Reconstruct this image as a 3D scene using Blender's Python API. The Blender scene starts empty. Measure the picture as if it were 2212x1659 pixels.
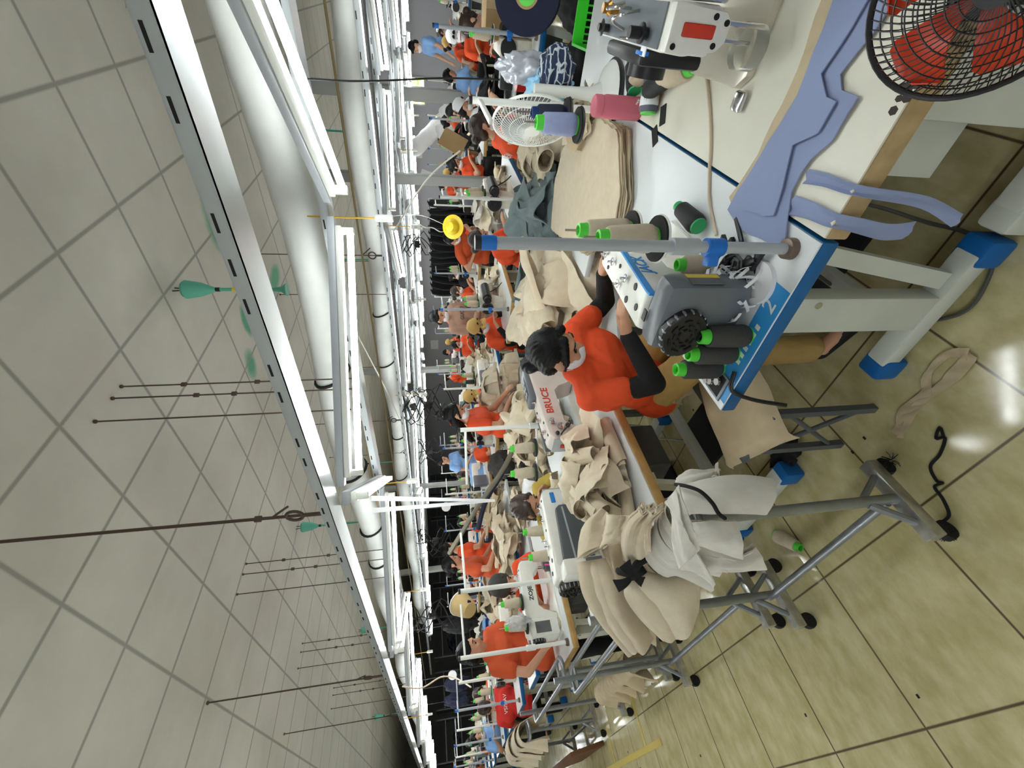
import bpy, bmesh, math, random
from mathutils import Vector, Matrix, noise
PI = math.pi
scn = bpy.context.scene
COL = scn.collection
# ---------------------------------------------------------------- camera
HC = 1.5637
FPX = 933.05
R_RIGHT = Vector((0.678391, -0.733643, -0.039425))
R_DOWN = Vector((-0.159293, -0.094487, -0.982699))
R_FWD = Vector((0.717225, 0.672934, -0.180963))
cam_d = bpy.data.cameras.new('camera')
cam_d.sensor_fit = 'HORIZONTAL'; cam_d.sensor_width = 36.0
cam_d.lens = FPX / 2212 * 36.0
cam_d.clip_start = 0.02; cam_d.clip_end = 200
cam = bpy.data.objects.new('camera', cam_d); COL.objects.link(cam)
# the photograph was taken with the phone turned on its side: picture-left is up
cam.matrix_world = Matrix(((R_DOWN.x, R_RIGHT.x, -R_FWD.x, 0), (R_DOWN.y, R_RIGHT.y, -R_FWD.y, 0),
                           (R_DOWN.z, R_RIGHT.z, -R_FWD.z, HC), (0, 0, 0, 1)))
scn.camera = cam
# ---------------------------------------------------------------- world, exposure
w = bpy.data.worlds.new('world'); scn.world = w; w.use_nodes = True
w.node_tree.nodes['Background'].inputs[0].default_value = (0.75, 0.85, 1, 1)
w.node_tree.nodes['Background'].inputs[1].default_value = 0.6
vs = scn.view_settings
scn.display_settings.display_device = 'sRGB'
vs.view_transform = 'Standard'; vs.look = 'None'; vs.gamma = 1.0; vs.use_curve_mapping = False
vs.exposure = 1.75
TUBE_STRENGTH = 13.0
scn.cycles.max_bounces = 7; scn.cycles.diffuse_bounces = 5; scn.cycles.glossy_bounces = 3; scn.cycles.transmission_bounces = 4
rnd = random.Random(7)
# ---------------------------------------------------------------- materials
def lin(c):
    o = []
    for v in c[:3]:
        v /= 255.0
        o.append(v / 12.92 if v <= .04045 else ((v + .055) / 1.055) ** 2.4)
    return (o[0], o[1], o[2], 1)
MATS = {}
def mat(name, rgb, rough=.6, metal=0., var=.0, scale=12., bump=0., bscale=None, emit=None, trans=0., alpha=1., spec=.5, sheen=0.):
    if name in MATS: return MATS[name]
    m = bpy.data.materials.new(name); m.use_nodes = True
    nt = m.node_tree; b = nt.nodes['Principled BSDF']
    c = lin(rgb)
    b.inputs['Base Color'].default_value = c
    b.inputs['Roughness'].default_value = rough; b.inputs['Metallic'].default_value = metal
    b.inputs['Specular IOR Level'].default_value = spec
    if trans: b.inputs['Transmission Weight'].default_value = trans
    if alpha < 1: b.inputs['Alpha'].default_value = alpha
    if sheen: b.inputs['Sheen Weight'].default_value = sheen
    if emit:
        b.inputs['Emission Color'].default_value = lin(rgb); b.inputs['Emission Strength'].default_value = emit
    if var or bump:
        tc = nt.nodes.new('ShaderNodeTexCoord')
        n = nt.nodes.new('ShaderNodeTexNoise'); n.inputs['Scale'].default_value = scale; n.inputs['Detail'].default_value = 5
        nt.links.new(tc.outputs['Object'], n.inputs['Vector'])
        if var:
            r = nt.nodes.new('ShaderNodeValToRGB')
            r.color_ramp.elements[0].position = .3; r.color_ramp.elements[1].position = .7
            r.color_ramp.elements[0].color = tuple(max(0, v * (1 - var)) for v in c[:3]) + (1,)
            r.color_ramp.elements[1].color = tuple(min(1, v * (1 + var)) for v in c[:3]) + (1,)
            nt.links.new(n.outputs['Fac'], r.inputs['Fac']); nt.links.new(r.outputs['Color'], b.inputs['Base Color'])
        if bump:
            n2 = nt.nodes.new('ShaderNodeTexNoise'); n2.inputs['Scale'].default_value = bscale or scale * 4; n2.inputs['Detail'].default_value = 3
            nt.links.new(tc.outputs['Object'], n2.inputs['Vector'])
            bp = nt.nodes.new('ShaderNodeBump'); bp.inputs['Strength'].default_value = bump; bp.inputs['Distance'].default_value = .002
            nt.links.new(n2.outputs['Fac'], bp.inputs['Height']); nt.links.new(bp.outputs['Normal'], b.inputs['Normal'])
    MATS[name] = m
    return m
def N(nt, t, **kw):
    n = nt.nodes.new(t)
    for k, v in kw.items(): setattr(n, k, v)
    return n
def grid_mat(name, cells, x0, y0, step, wid, base, line, rough, mottled, spots=()):
    """square grid of panels / tiles in object XY, seams of width wid"""
    m = bpy.data.materials.new(name); m.use_nodes = True; nt = m.node_tree; L = nt.links.new
    b = nt.nodes['Principled BSDF']
    tc = N(nt, 'ShaderNodeTexCoord'); sp = N(nt, 'ShaderNodeSeparateXYZ'); L(tc.outputs['Object'], sp.inputs[0])
    def mth(op, a, v=None, w=None):
        n = N(nt, 'ShaderNodeMath', operation=op)
        for i, x in enumerate((a, v, w)):
            if x is None: continue
            if isinstance(x, (int, float)): n.inputs[i].default_value = x
            else: L(x, n.inputs[i])
        return n.outputs[0]
    ds = []
    for ax, o in (('X', x0), ('Y', y0)):
        t = mth('FRACT', mth('DIVIDE', mth('SUBTRACT', sp.outputs[ax], o - 50 * step), step))
        d = mth('MINIMUM', t, mth('SUBTRACT', 1.0, t))
        ds.append(mth('MULTIPLY', d, step))
    d = mth('MINIMUM', ds[0], ds[1])
    seam = mth('SUBTRACT', 1.0, mth('SMOOTH_MIN', mth('DIVIDE', d, wid), 1.0, .3))
    seam = mth('MAXIMUM', mth('MULTIPLY', seam, 1.6), 0.0); seam = mth('MINIMUM', seam, 1.0)
    n1 = N(nt, 'ShaderNodeTexNoise'); n1.inputs['Scale'].default_value = mottled[1]; n1.inputs['Detail'].default_value = 8; n1.inputs['Roughness'].default_value = .62
    mp = N(nt, 'ShaderNodeMapping'); mp.inputs['Scale'].default_value = mottled[2]; L(tc.outputs['Object'], mp.inputs[0]); L(mp.outputs[0], n1.inputs['Vector'])
    cr = N(nt, 'ShaderNodeValToRGB'); e = cr.color_ramp.elements
    e[0].position = .36; e[1].position = .66; e[0].color = lin(base); e[1].color = lin(mottled[0])
    L(n1.outputs['Fac'], cr.inputs[0])
    col = cr.outputs[0]
    for (sx, sy, rx, ry, c, amt) in spots:      # stains with a place and shape of their own
        ex = mth('DIVIDE', mth('SUBTRACT', sp.outputs['X'], sx), rx); ey = mth('DIVIDE', mth('SUBTRACT', sp.outputs['Y'], sy), ry)
        r2 = mth('ADD', mth('MULTIPLY', ex, ex), mth('MULTIPLY', ey, ey))
        r2 = mth('ADD', r2, mth('MULTIPLY', mth('SUBTRACT', n1.outputs['Fac'], .5), 1.6))
        f = mth('MULTIPLY', mth('MAXIMUM', mth('SUBTRACT', 1.0, r2), 0.0), amt)
        mx = N(nt, 'ShaderNodeMixRGB'); L(f, mx.inputs[0]); L(col, mx.inputs[1]); mx.inputs[2].default_value = lin(c); col = mx.outputs[0]
    mx = N(nt, 'ShaderNodeMixRGB'); L(seam, mx.inputs[0]); L(col, mx.inputs[1]); mx.inputs[2].default_value = lin(line)
    L(mx.outputs[0], b.inputs['Base Color'])
    rr = N(nt, 'ShaderNodeMath', operation='MULTIPLY_ADD'); L(n1.outputs['Fac'], rr.inputs[0]); rr.inputs[1].default_value = .16; rr.inputs[2].default_value = rough
    L(rr.outputs[0], b.inputs['Roughness'])
    return m
white_paint = mat('white_paint', (232, 234, 228), .35, var=.03, scale=5)
machine_white = mat('machine_white', (233, 232, 224), .28, var=.03, scale=30)
old_white = mat('old_machine_white', (212, 208, 192), .35, var=.06, scale=20)
bruce_grey = mat('warm_grey_casting', (206, 196, 188), .35, var=.03, scale=25)
machine_grey = mat('machine_grey', (104, 110, 116), .32, var=.04, scale=20)
dark_grey = mat('dark_grey_casting', (84, 88, 92), .38, var=.05, scale=20)
lt_grey = mat('light_grey_metal', (172, 178, 184), .35, var=.03)
leg_grey = mat('grey_enamel_leg', (204, 208, 198), .45, var=.04, scale=8)
steel = mat('polished_steel', (205, 205, 205), .2, 1.0)
galv = mat('galvanised_pipe', (150, 155, 160), .36, .75, var=.12, scale=18)
galv_d = mat('scuffed_bare_steel', (190, 190, 188), .3, .85, var=.2, scale=30)
black_p = mat('black_plastic', (22, 22, 25), .4)
black_rub = mat('black_rubber', (16, 16, 17), .7)
dark_gap = mat('dark_recess', (18, 17, 17), .8)
blue_edge = mat('blue_edge_band', (0, 92, 152), .4, var=.05)
blue_p = mat('bright_blue_plastic', (18, 112, 205), .38)
blue_top = mat('blue_top_print', (52, 150, 218), .4)
top_white = mat('white_laminate', (226, 231, 233), .32, var=.02, scale=3)
top_cream = mat('worn_cream_laminate', (224, 221, 206), .38, var=.04, scale=6)
wood_edge = mat('yellow_wood_edge', (196, 158, 98), .6, var=.12, scale=24)
ply_edge = mat('pale_wood_edge', (176, 152, 110), .65, var=.15, scale=30)
beige = mat('beige_cloth', (207, 192, 166), .9, var=.05, scale=30, bump=.5, bscale=420, sheen=.15)
beige2 = mat('pale_beige_cloth', (216, 203, 178), .9, var=.05, scale=26, bump=.5, bscale=420, sheen=.15)
beige3 = mat('tan_beige_cloth', (196, 178, 146), .88, var=.05, scale=26, bump=.4, bscale=420, sheen=.12)
offwhite = mat('off_white_cloth', (214, 210, 200), .9, var=.04, scale=24, bump=.4, bscale=420, sheen=.15)
teal_c = mat('grey_teal_cloth', (112, 127, 129), .9, var=.06, scale=26, bump=.4, bscale=400, sheen=.1)
black_c = mat('black_cloth', (18, 18, 20), .9, var=.2, scale=20, bump=.4, bscale=300)
navy_c = mat('navy_cloth', (22, 26, 52), .85, var=.1, scale=20)
char_c = mat('charcoal_cloth', (62, 62, 60), .9, var=.1, scale=20)
purple_c = mat('periwinkle_lining', (140, 152, 188), .75, var=.03, scale=6)
khaki_c = mat('khaki_trouser_cloth', (192, 160, 96), .88, var=.08, scale=14, bump=.3, bscale=300)
orange_c = mat('orange_shirt_cloth', (226, 78, 32), .85, var=.05, scale=10, bump=.3, bscale=300)
orange2_c = mat('dark_orange_shirt_cloth', (198, 80, 38), .85, var=.05, scale=10)
red_c = mat('red_cloth', (204, 44, 36), .85, var=.05, scale=10)
yellow_c = mat('mustard_blouse_cloth', (184, 160, 70), .85, var=.08, scale=10)
blue_c = mat('sky_blue_shirt_cloth', (132, 172, 226), .85, var=.05, scale=10)
brown_c = mat('brown_jersey_cloth', (150, 116, 98), .85, var=.05, scale=10)
purpl_c = mat('purple_shirt_cloth', (76, 34, 92), .85)
white_c = mat('white_cloth', (232, 232, 234), .8)
pink_c = mat('pink_cloth', (224, 140, 160), .8)
skin = mat('skin', (196, 146, 116), .5, var=.05, scale=14)
hair_m = mat('black_hair', (14, 13, 14), .5, var=.3, scale=60, spec=.25)
hair_b = mat('brown_hair', (52, 36, 28), .45, var=.3, scale=60)
thread_b = mat('beige_thread', (198, 184, 160), .8, var=.06, scale=40, bump=.8, bscale=300)
thread_k = mat('black_thread', (26, 27, 28), .6, bump=.8, bscale=300)
thread_d = mat('charcoal_thread', (62, 61, 60), .7, bump=.8, bscale=300)
thread_v = mat('periwinkle_thread', (150, 160, 198), .7, var=.06, scale=40, bump=.8, bscale=300)
thread_n = mat('navy_thread', (24, 34, 58), .7, bump=.8, bscale=300)
green_p = mat('green_core_plastic', (84, 214, 64), .4)
lime_p = mat('bright_green_plastic', (60, 205, 48), .4)
yel_p = mat('yellow_plastic', (232, 200, 30), .4)
red_p = mat('red_plastic', (208, 56, 34), .4)
pink_p = mat('pink_matte_metal', (204, 104, 122), .45)
foam = mat('black_foam', (38, 37, 36), .95, var=.1, scale=80)
card_m = mat('brown_cardboard', (168, 138, 96), .8, var=.05, scale=10)
paper = mat('white_paper', (236, 238, 242), .7)
clear_p = mat('clear_plastic', (235, 235, 225), .12, trans=.85, spec=.5)
bag_p = mat('milky_plastic_bag', (225, 228, 232), .3, alpha=.55)
duct_m = mat('white_duct_wrap', (206, 208, 204), .6, var=.05, scale=7, bump=.6, bscale=14)
tray_m = mat('tray_zinc', (196, 202, 204), .28, .5, var=.05, scale=4)
teal_p = mat('teal_painted_metal', (92, 176, 152), .55)
rod_m = mat('rusty_steel_rod', (92, 78, 68), .6, .5)
yel_w = mat('yellow_cable', (214, 170, 44), .5)
grey_w = mat('grey_cable', (86, 84, 80), .6)
white_w = mat('white_cable', (226, 224, 214), .5)
cream_w = mat('cream_drawcord', (214, 196, 172), .7)
wall_m = mat('grey_wall_paint', (186, 186, 196), .7, var=.03, scale=1.5)
col_m = mat('grey_column_paint', (158, 160, 158), .5, var=.04, scale=2)
tube_m = mat('fluorescent_tube', (244, 250, 250), .4, emit=TUBE_STRENGTH * 1.06)
tape_m = mat('yellow_floor_tape', (206, 186, 100), .5)
red_txt = mat('red_lettering', (196, 60, 40), .5)
blue_txt = mat('blue_lettering', (40, 140, 215), .5)
dk_txt = mat('dark_lettering', (40, 42, 46), .5)
leaf_m = mat('sunlit_foliage', (180, 210, 70), .7, var=.5, scale=6)
# ---------------------------------------------------------------- mesh builder
class MB:
    def __init__(s): s.b = bmesh.new()
    def _add(s, geom_verts, M):
        if M is not None: bmesh.ops.transform(s.b, matrix=M, verts=geom_verts)
        return s
    def box(s, x0, x1, y0, y1, z0, z1, bev=0., M=None):
        r = bmesh.ops.create_cube(s.b, size=1)
        v = r['verts']
        bmesh.ops.transform(s.b, matrix=Matrix.Translation(((x0 + x1) / 2, (y0 + y1) / 2, (z0 + z1) / 2)) @ Matrix.Diagonal((abs(x1 - x0), abs(y1 - y0), abs(z1 - z0), 1)), verts=v)
        if bev:
            e = list({e for q in v for e in q.link_edges})
            r = bmesh.ops.bevel(s.b, geom=e, offset=bev, segments=2, affect='EDGES', profile=.5)
            v = list({q for f in r['faces'] for q in f.verts} | {q for q in v if q.is_valid})
        return s._add(v, M)
    def cyl(s, p0, p1, r0, r1=None, seg=16, cap=True):
        r1 = r0 if r1 is None else r1
        p0, p1 = Vector(p0), Vector(p1); d = p1 - p0
        r = bmesh.ops.create_cone(s.b, cap_ends=cap, segments=seg, radius1=r0, radius2=max(r1, 1e-5), depth=d.length)
        q = d.to_track_quat('Z', 'Y').to_matrix().to_4x4()
        bmesh.ops.transform(s.b, matrix=Matrix.Translation((p0 + p1) / 2) @ q, verts=r['verts'])
        return s
    def ball(s, c, r, seg=14, M=None):
        if isinstance(r, (int, float)): r = (r, r, r)
        o = bmesh.ops.create_uvsphere(s.b, u_segments=seg, v_segments=max(6, seg * 2 // 3), radius=1)
        T = Matrix.Translation(Vector(c)) @ (M or Matrix.Identity(4)) @ Matrix.Diagonal((r[0], r[1], r[2], 1))
        bmesh.ops.transform(s.b, matrix=T, verts=o['verts']); return s
    def cap(s, p0, p1, r0, r1=None, seg=12):      # tapered capsule
        r1 = r0 if r1 is None else r1
        s.cyl(p0, p1, r0, r1, seg); s.ball(p0, r0, seg); s.ball(p1, r1, seg); return s
    def tube(s, pts, r, seg=8, closed=False):
        pts = [Vector(p) for p in pts]; n = len(pts); rings = []
        up = Vector((0, 0, 1)); prev = None
        for i, p in enumerate(pts):
            if closed: t = pts[(i + 1) % n] - pts[i - 1]
            else: t = pts[min(i + 1, n - 1)] - pts[max(i - 1, 0)]
            t.normalize()
            if prev is None:
                a = up if abs(t.dot(up)) < .9 else Vector((1, 0, 0))
                u = t.cross(a).normalized()
            else:
                u = (prev - t * prev.dot(t)).normalized()
            prev = u; v = t.cross(u)
            rr = r[i] if isinstance(r, (list, tuple)) else r
            rings.append([s.b.verts.new(p + (u * math.cos(2 * PI * k / seg) + v * math.sin(2 * PI * k / seg)) * rr) for k in range(seg)])
        m = n if closed else n - 1
        for i in range(m):
            A, B = rings[i], rings[(i + 1) % n]
            for k in range(seg): s.b.faces.new((A[k], A[(k + 1) % seg], B[(k + 1) % seg], B[k]))
        if not closed:
            s.b.faces.new(rings[0][::-1]); s.b.faces.new(rings[-1])
        return s
    def lathe(s, prof, seg=24, c=(0, 0, 0), axis='Z', M=None):
        rings = []
        for (r, z) in prof:
            ring = []
            for k in range(seg):
                a = 2 * PI * k / seg
                p = Vector((r * math.cos(a), r * math.sin(a), z))
                if axis == 'X': p = Vector((p.z, p.x, p.y))
                elif axis == 'Y': p = Vector((p.x, p.z, p.y))
                p = p + Vector(c)
                if M is not None: p = M @ p
                ring.append(s.b.verts.new(p))
            rings.append(ring)
        for i in range(len(rings) - 1):
            A, B = rings[i], rings[i + 1]
            for k in range(seg): s.b.faces.new((A[k], A[(k + 1) % seg], B[(k + 1) % seg], B[k]))
        if prof[0][0] > 1e-6: s.b.faces.new(rings[0][::-1])
        if prof[-1][0] > 1e-6: s.b.faces.new(rings[-1])
        return s
    def prism(s, poly, a0, a1, plane='XZ', bev=0., M=None):
        def P(u, v, a): return {'XZ': (u, a, v), 'XY': (u, v, a), 'YZ': (a, u, v)}[plane]
        A = [s.b.verts.new(P(u, v, a0)) for u, v in poly]; B = [s.b.verts.new(P(u, v, a1)) for u, v in poly]
        n = len(poly); fs = [s.b.faces.new(A), s.b.faces.new(B[::-1])]
        for i in range(n): fs.append(s.b.faces.new((A[i], B[i], B[(i + 1) % n], A[(i + 1) % n])))
        v = A + B
        if bev:
            e = list({e for f in fs for e in f.edges})
            r = bmesh.ops.bevel(s.b, geom=e, offset=bev, segments=2, affect='EDGES', profile=.5)
            v = list({q for f in r['faces'] for q in f.verts} | {q for q in v if q.is_valid})
        return s._add(v, M)
    def sheet(s, fn, nu, nv, th=.0025):           # thin cloth with a thickness; fn(u,v)->xyz, u,v in 0..1
        P = [[Vector(fn(i / nu, j / nv)) for j in range(nv + 1)] for i in range(nu + 1)]
        Nn = [[None] * (nv + 1) for _ in range(nu + 1)]
        for i in range(nu + 1):
            for j in range(nv + 1):
                du = P[min(i + 1, nu)][j] - P[max(i - 1, 0)][j]; dv = P[i][min(j + 1, nv)] - P[i][max(j - 1, 0)]
                n = du.cross(dv); Nn[i][j] = n.normalized() if n.length > 1e-9 else Vector((0, 0, 1))
        A = [[s.b.verts.new(P[i][j] + Nn[i][j] * th / 2) for j in range(nv + 1)] for i in range(nu + 1)]
        B = [[s.b.verts.new(P[i][j] - Nn[i][j] * th / 2) for j in range(nv + 1)] for i in range(nu + 1)]
        for i in range(nu):
            for j in range(nv):
                s.b.faces.new((A[i][j], A[i + 1][j], A[i + 1][j + 1], A[i][j + 1]))
                s.b.faces.new((B[i][j], B[i][j + 1], B[i + 1][j + 1], B[i + 1][j]))
        for i in range(nu):
            s.b.faces.new((A[i][0], B[i][0], B[i + 1][0], A[i + 1][0])); s.b.faces.new((A[i][nv], A[i + 1][nv], B[i + 1][nv], B[i][nv]))
        for j in range(nv):
            s.b.faces.new((A[0][j], A[0][j + 1], B[0][j + 1], B[0][j])); s.b.faces.new((A[nu][j], B[nu][j], B[nu][j + 1], A[nu][j + 1]))
        return s
    def mesh(s, name, m, smooth=40):
        bmesh.ops.recalc_face_normals(s.b, faces=s.b.faces[:])
        if smooth:
            for f in s.b.faces: f.smooth = True
            lim = math.radians(smooth)
            for e in s.b.edges:
                if len(e.link_faces) == 2 and e.calc_face_angle(0) > lim: e.smooth = False
        me = bpy.data.meshes.new(name); s.b.to_mesh(me); s.b.free(); me.materials.append(m); return me
    def obj(s, name, m, parent=None, smooth=40, label=None):
        o = bpy.data.objects.new(name, s.mesh(name, m, smooth)); COL.objects.link(o)
        if parent is not None: o.parent = parent
        if label: o['label'] = label
        return o
def T(x, y, z, rz=0, rx=0, ry=0):
    return Matrix.Translation((x, y, z)) @ Matrix.Rotation(rz, 4, 'Z') @ Matrix.Rotation(rx, 4, 'X') @ Matrix.Rotation(ry, 4, 'Y')
def tag(o, label, cat, group=None, kind=None):
    o['label'] = label; o['category'] = cat
    if group: o['group'] = group
    if kind: o['kind'] = kind
    return o
def thing(name, label, cat, loc=(0, 0, 0), rz=0, group=None):
    o = bpy.data.objects.new(name, None); o.empty_display_size = .05; COL.objects.link(o)
    o.location = loc; o.rotation_euler = (0, 0, rz)
    return tag(o, label, cat, group)
def dup(root, loc, rz=0, label=None, group=None, rot=None, scale=None):
    r = root.copy(); COL.objects.link(r); r.location = loc
    r.rotation_euler = rot if rot else (0, 0, rz)
    if scale: r.scale = (scale,) * 3 if isinstance(scale, (int, float)) else scale
    if label: r['label'] = label
    if group: r['group'] = group
    for ch in list(root.children):
        c = ch.copy(); COL.objects.link(c); c.parent = r
        for g in list(ch.children):
            d = g.copy(); COL.objects.link(d); d.parent = c
    return r
class Proto:
    """the first call places the thing itself, later calls place copies of it"""
    def __init__(s, root): s.root = root; s.used = False
    def put(s, loc, rz=0, label=None, group=None, rot=None, scale=None):
        if not s.used:
            s.used = True; r = s.root; r.location = loc; r.rotation_euler = rot if rot else (0, 0, rz)
            if scale: r.scale = (scale,) * 3 if isinstance(scale, (int, float)) else scale
            if label: r['label'] = label
            if group: r['group'] = group
            return r
        return dup(s.root, loc, rz, label, group, rot, scale)
def text_obj(name, s, size, m, M, parent=None, ext=.0006, shear=0., spacing=1., bold=False):
    cu = bpy.data.curves.new(name, 'FONT'); cu.body = s; cu.size = size; cu.extrude = ext; cu.align_x = 'CENTER'; cu.align_y = 'CENTER'
    cu.shear = shear; cu.space_character = spacing
    if bold: cu.offset = size * .025
    o = bpy.data.objects.new(name, cu)
    me = bpy.data.meshes.new_from_object(o)
    bpy.data.objects.remove(o); bpy.data.curves.remove(cu)
    me.transform(M); me.materials.clear(); me.materials.append(m); me.name = name
    o = bpy.data.objects.new(name, me); COL.objects.link(o)
    if parent is not None: o.parent = parent
    return o
def struct(name, mb, m, smooth=40):
    o = mb.obj(name, m, None, smooth); o['kind'] = 'structure'; return o
def ordw(i): return ('first', 'second', 'third', 'fourth', 'fifth', 'sixth', 'seventh', 'eighth', 'ninth', 'tenth', 'eleventh', 'twelfth', 'thirteenth', 'fourteenth', 'fifteenth', 'sixteenth', 'seventeenth', 'eighteenth', 'nineteenth', 'twentieth')[i]
CEIL = 3.345

# ================================================================= THE ROOM
X1, Y1, XM, YM = 16.2, 25.0, -2.6, -2.6
fl = grid_mat('floor_tiles', None, .033, .1735, .5, .0055, (180, 170, 120), (96, 80, 60), .03, ((208, 198, 156), 7., (1, 1.6, 1)))
struct('floor', MB().box(XM, X1, YM, Y1, -.05, 0), fl, 0)
cl = grid_mat('ceiling_panels', None, .508, .5646, .6, .016, (178, 176, 166), (138, 137, 129), .75, ((190, 188, 179), 1.6, (1, 1, 1)),
              [(3.97, 1.72, .16, .32, (96, 160, 130), 1.3), (3.9, 2.66, .11, .2, (84, 150, 122), 1.5), (3.66, 3.0, .14, .2, (84, 150, 122), 1.2), (4.96, 2.78, .24, .14, (96, 160, 130), 1.2),
               (2.2, .9, .3, .18, (178, 172, 164), .35), (2.75, 1.7, .34, .22, (160, 158, 148), .5), (2.05, 1.75, .22, .25, (180, 174, 162), .4), (4.4, 4.7, .1, .3, (120, 150, 130), .8), (1.5, .75, .25, .1, (186, 172, 166), .5)])
struct('ceiling', MB().box(XM, X1, YM, Y1, CEIL, CEIL + .06), cl, 0)
struct('wall_back', MB().box(X1, X1 + .1, YM, Y1, 0, CEIL), wall_m, 0)
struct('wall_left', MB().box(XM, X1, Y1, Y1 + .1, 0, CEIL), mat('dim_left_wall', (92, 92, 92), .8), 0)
struct('wall_front', MB().box(XM - .1, XM, YM, Y1, 0, CEIL), wall_m, 0)
struct('wall_right', MB().box(XM, X1, YM - .1, YM, 0, CEIL), wall_m, 0)
# a window with foliage outside, set in the back wall
wy, wz = 2.62, 1.78
f = MB()
for a in (-.36, 0, .36): f.box(X1 - .06, X1 + .0, wy + a - .02, wy + a + .02, wz - .34, wz + .34)
for a in (-.34, .34): f.box(X1 - .06, X1, wy - .36, wy + .36, wz + a - .02, wz + a + .02)
wo = struct('window_1', f, mat('window_aluminium', (200, 202, 204), .4))
pane = MB().box(X1 - .02, X1 - .012, wy - .35, wy + .35, wz - .33, wz + .33).obj('window_pane', mat('daylit_foliage_view', (205, 222, 120), .6, emit=1.0), wo, 0)
nt_ = MATS['daylit_foliage_view'].node_tree; n_ = N(nt_, 'ShaderNodeTexNoise'); n_.inputs['Scale'].default_value = 14; r_ = N(nt_, 'ShaderNodeValToRGB'); r_.color_ramp.elements[0].color = lin((96, 130, 40)); r_.color_ramp.elements[1].color = lin((245, 250, 190)); r_.color_ramp.elements[0].position = .38; r_.color_ramp.elements[1].position = .6
nt_.links.new(N(nt_, 'ShaderNodeTexCoord').outputs['Object'], n_.inputs['Vector']); nt_.links.new(n_.outputs['Fac'], r_.inputs[0]); nt_.links.new(r_.outputs[0], nt_.nodes['Principled BSDF'].inputs['Emission Color'])
# columns
for i, (x, y, a, z) in enumerate(((6.12, 1.97, .06, CEIL), (9.0, 1.5, .10, CEIL), (8.2, 7.1, .06, CEIL), (5.8, 12.8, .07, CEIL), (6.2, 9.1, .05, CEIL))):
    struct('column', MB().box(x - a, x + a, y - a, y + a, 0, z, .01), col_m)
# yellow floor tape marking the aisle
tp = struct('trim_1', MB().box(.30, .345, 4.0, 7.6, .0005, .0025).box(.345, .80, 4.33, 4.375, .0005, .0025).box(.345, .62, 5.28, 5.32, .0005, .0025), tape_m, 0)
# ================================================================= CEILING SERVICES
def tray(name, x, z, y0, y1, label):
    w_ = .06; m = MB()
    m.box(x - w_, x + w_, y0, y1, z, z + .004); m.box(x - w_, x - w_ + .004, y0, y1, z, z + .042); m.box(x + w_ - .004, x + w_, y0, y1, z, z + .042)
    m.box(x - w_, x - w_ + .016, y0, y1, z + .038, z + .042); m.box(x + w_ - .016, x + w_, y0, y1, z + .038, z + .042)
    t = m.obj(name, tray_m, None, 30); tag(t, label, 'cable tray', 'metal trays the lights hang from')
    k = int((y1 - y0) / .11); s = MB()
    for i in range(k):
        y = y0 + .05 + i * .11
        if (i * 7) % 10 < 7: s.box(x - w_ - .001, x - w_ + .003, y, y + .045, z + .026, z + .033)
    s.obj('slot_row', dark_gap, t, 0)['kind'] = 'stuff'
    return t
tray('cable_tray', 1.11, 2.0, -1.6, 19, 'nearest perforated metal tray crossing the picture below the panelled ceiling')
tray('cable_tray', 2.15, 2.0, -1.6, 19, 'perforated metal tray on the far side of the nearest zigzag lights')
tray('cable_tray', 3.98, 1.94, -.5, 16, 'metal tray on the near side of the second zigzag of lights')
tray('cable_tray', 4.95, 1.94, -.5, 16, 'metal tray on the far side of the second zigzag of lights')
tray('cable_tray', 6.6, 1.905, -.5, 14, 'metal tray on the near side of the third zigzag of lights')
tray('cable_tray', 7.6, 1.905, -.5, 14, 'metal tray on the far side of the third zigzag of lights')
tray('cable_tray', 9.45, 1.88, -.5, 11, 'metal tray on the near side of the fourth zigzag of lights')
tray('cable_tray', 10.35, 1.88, -.5, 11, 'metal tray on the far side of the fourth zigzag of lights')
tray('cable_tray', 12.25, 1.87, -.5, 11, 'metal tray on the near side of the farthest zigzag of lights')
tray('cable_tray', 13.15, 1.87, -.5, 11, 'metal tray on the far side of the farthest zigzag of lights')
def duct(label, x, z, r, y0, y1, straps, sag=.03):
    pts, rr = [], []
    n = int((y1 - y0) / .05)
    for i in range(n + 1):
        y = y0 + (y1 - y0) * i / n
        pts.append((x + .02 * math.sin(y * 1.3), y, z + sag * math.sin(y * 2.1 + x))); rr.append(r * (1 + .025 * noise.noise(Vector((y * 9, x, 0))) + (.02 if i % 5 == 0 else 0)))
    o = MB().tube(pts, rr, 20).obj('insulated_duct', duct_m, None, 60)
    tag(o, label, 'duct', 'white wrapped air ducts under the ceiling')
    for y in straps:
        zz = z + sag * math.sin(y * 2.1 + x); xx = x + .02 * math.sin(y * 1.3)
        MB().tube([(xx + (r + .006) * math.cos(a), y + .05 * math.sin(a), zz + (r + .006) * math.sin(a)) for a in [k * PI / 10 for k in range(20)]], .012, 6, True).obj('strap', black_rub, o)
duct('thick white wrapped duct beside the nearest zigzag of lights', 2.28, 2.21, .105, -1.4, 19, (2.0, 3.02, 3.9, 4.6))
duct('thinner looking white wrapped duct farther back under the ceiling', 5.2, 2.2, .12, -.5, 15, (3.4, 4.3, 6.0, 7.2))
o = MB().tube([(3.2, -1, 2.05), (3.2, 14, 2.05)], .008, 8).obj('conduit_pipe', mat('brassy_pipe', (140, 126, 92), .4, .5)); tag(o, 'slim brassy conduit pipe running between the two white ducts', 'pipe')
o = MB().tube([(5.9, -1, 2.06), (5.9, 14, 2.06)], .03, 8).obj('conduit_pipe', galv); tag(o, 'grey conduit pipe running behind the farther white duct', 'pipe')
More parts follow.
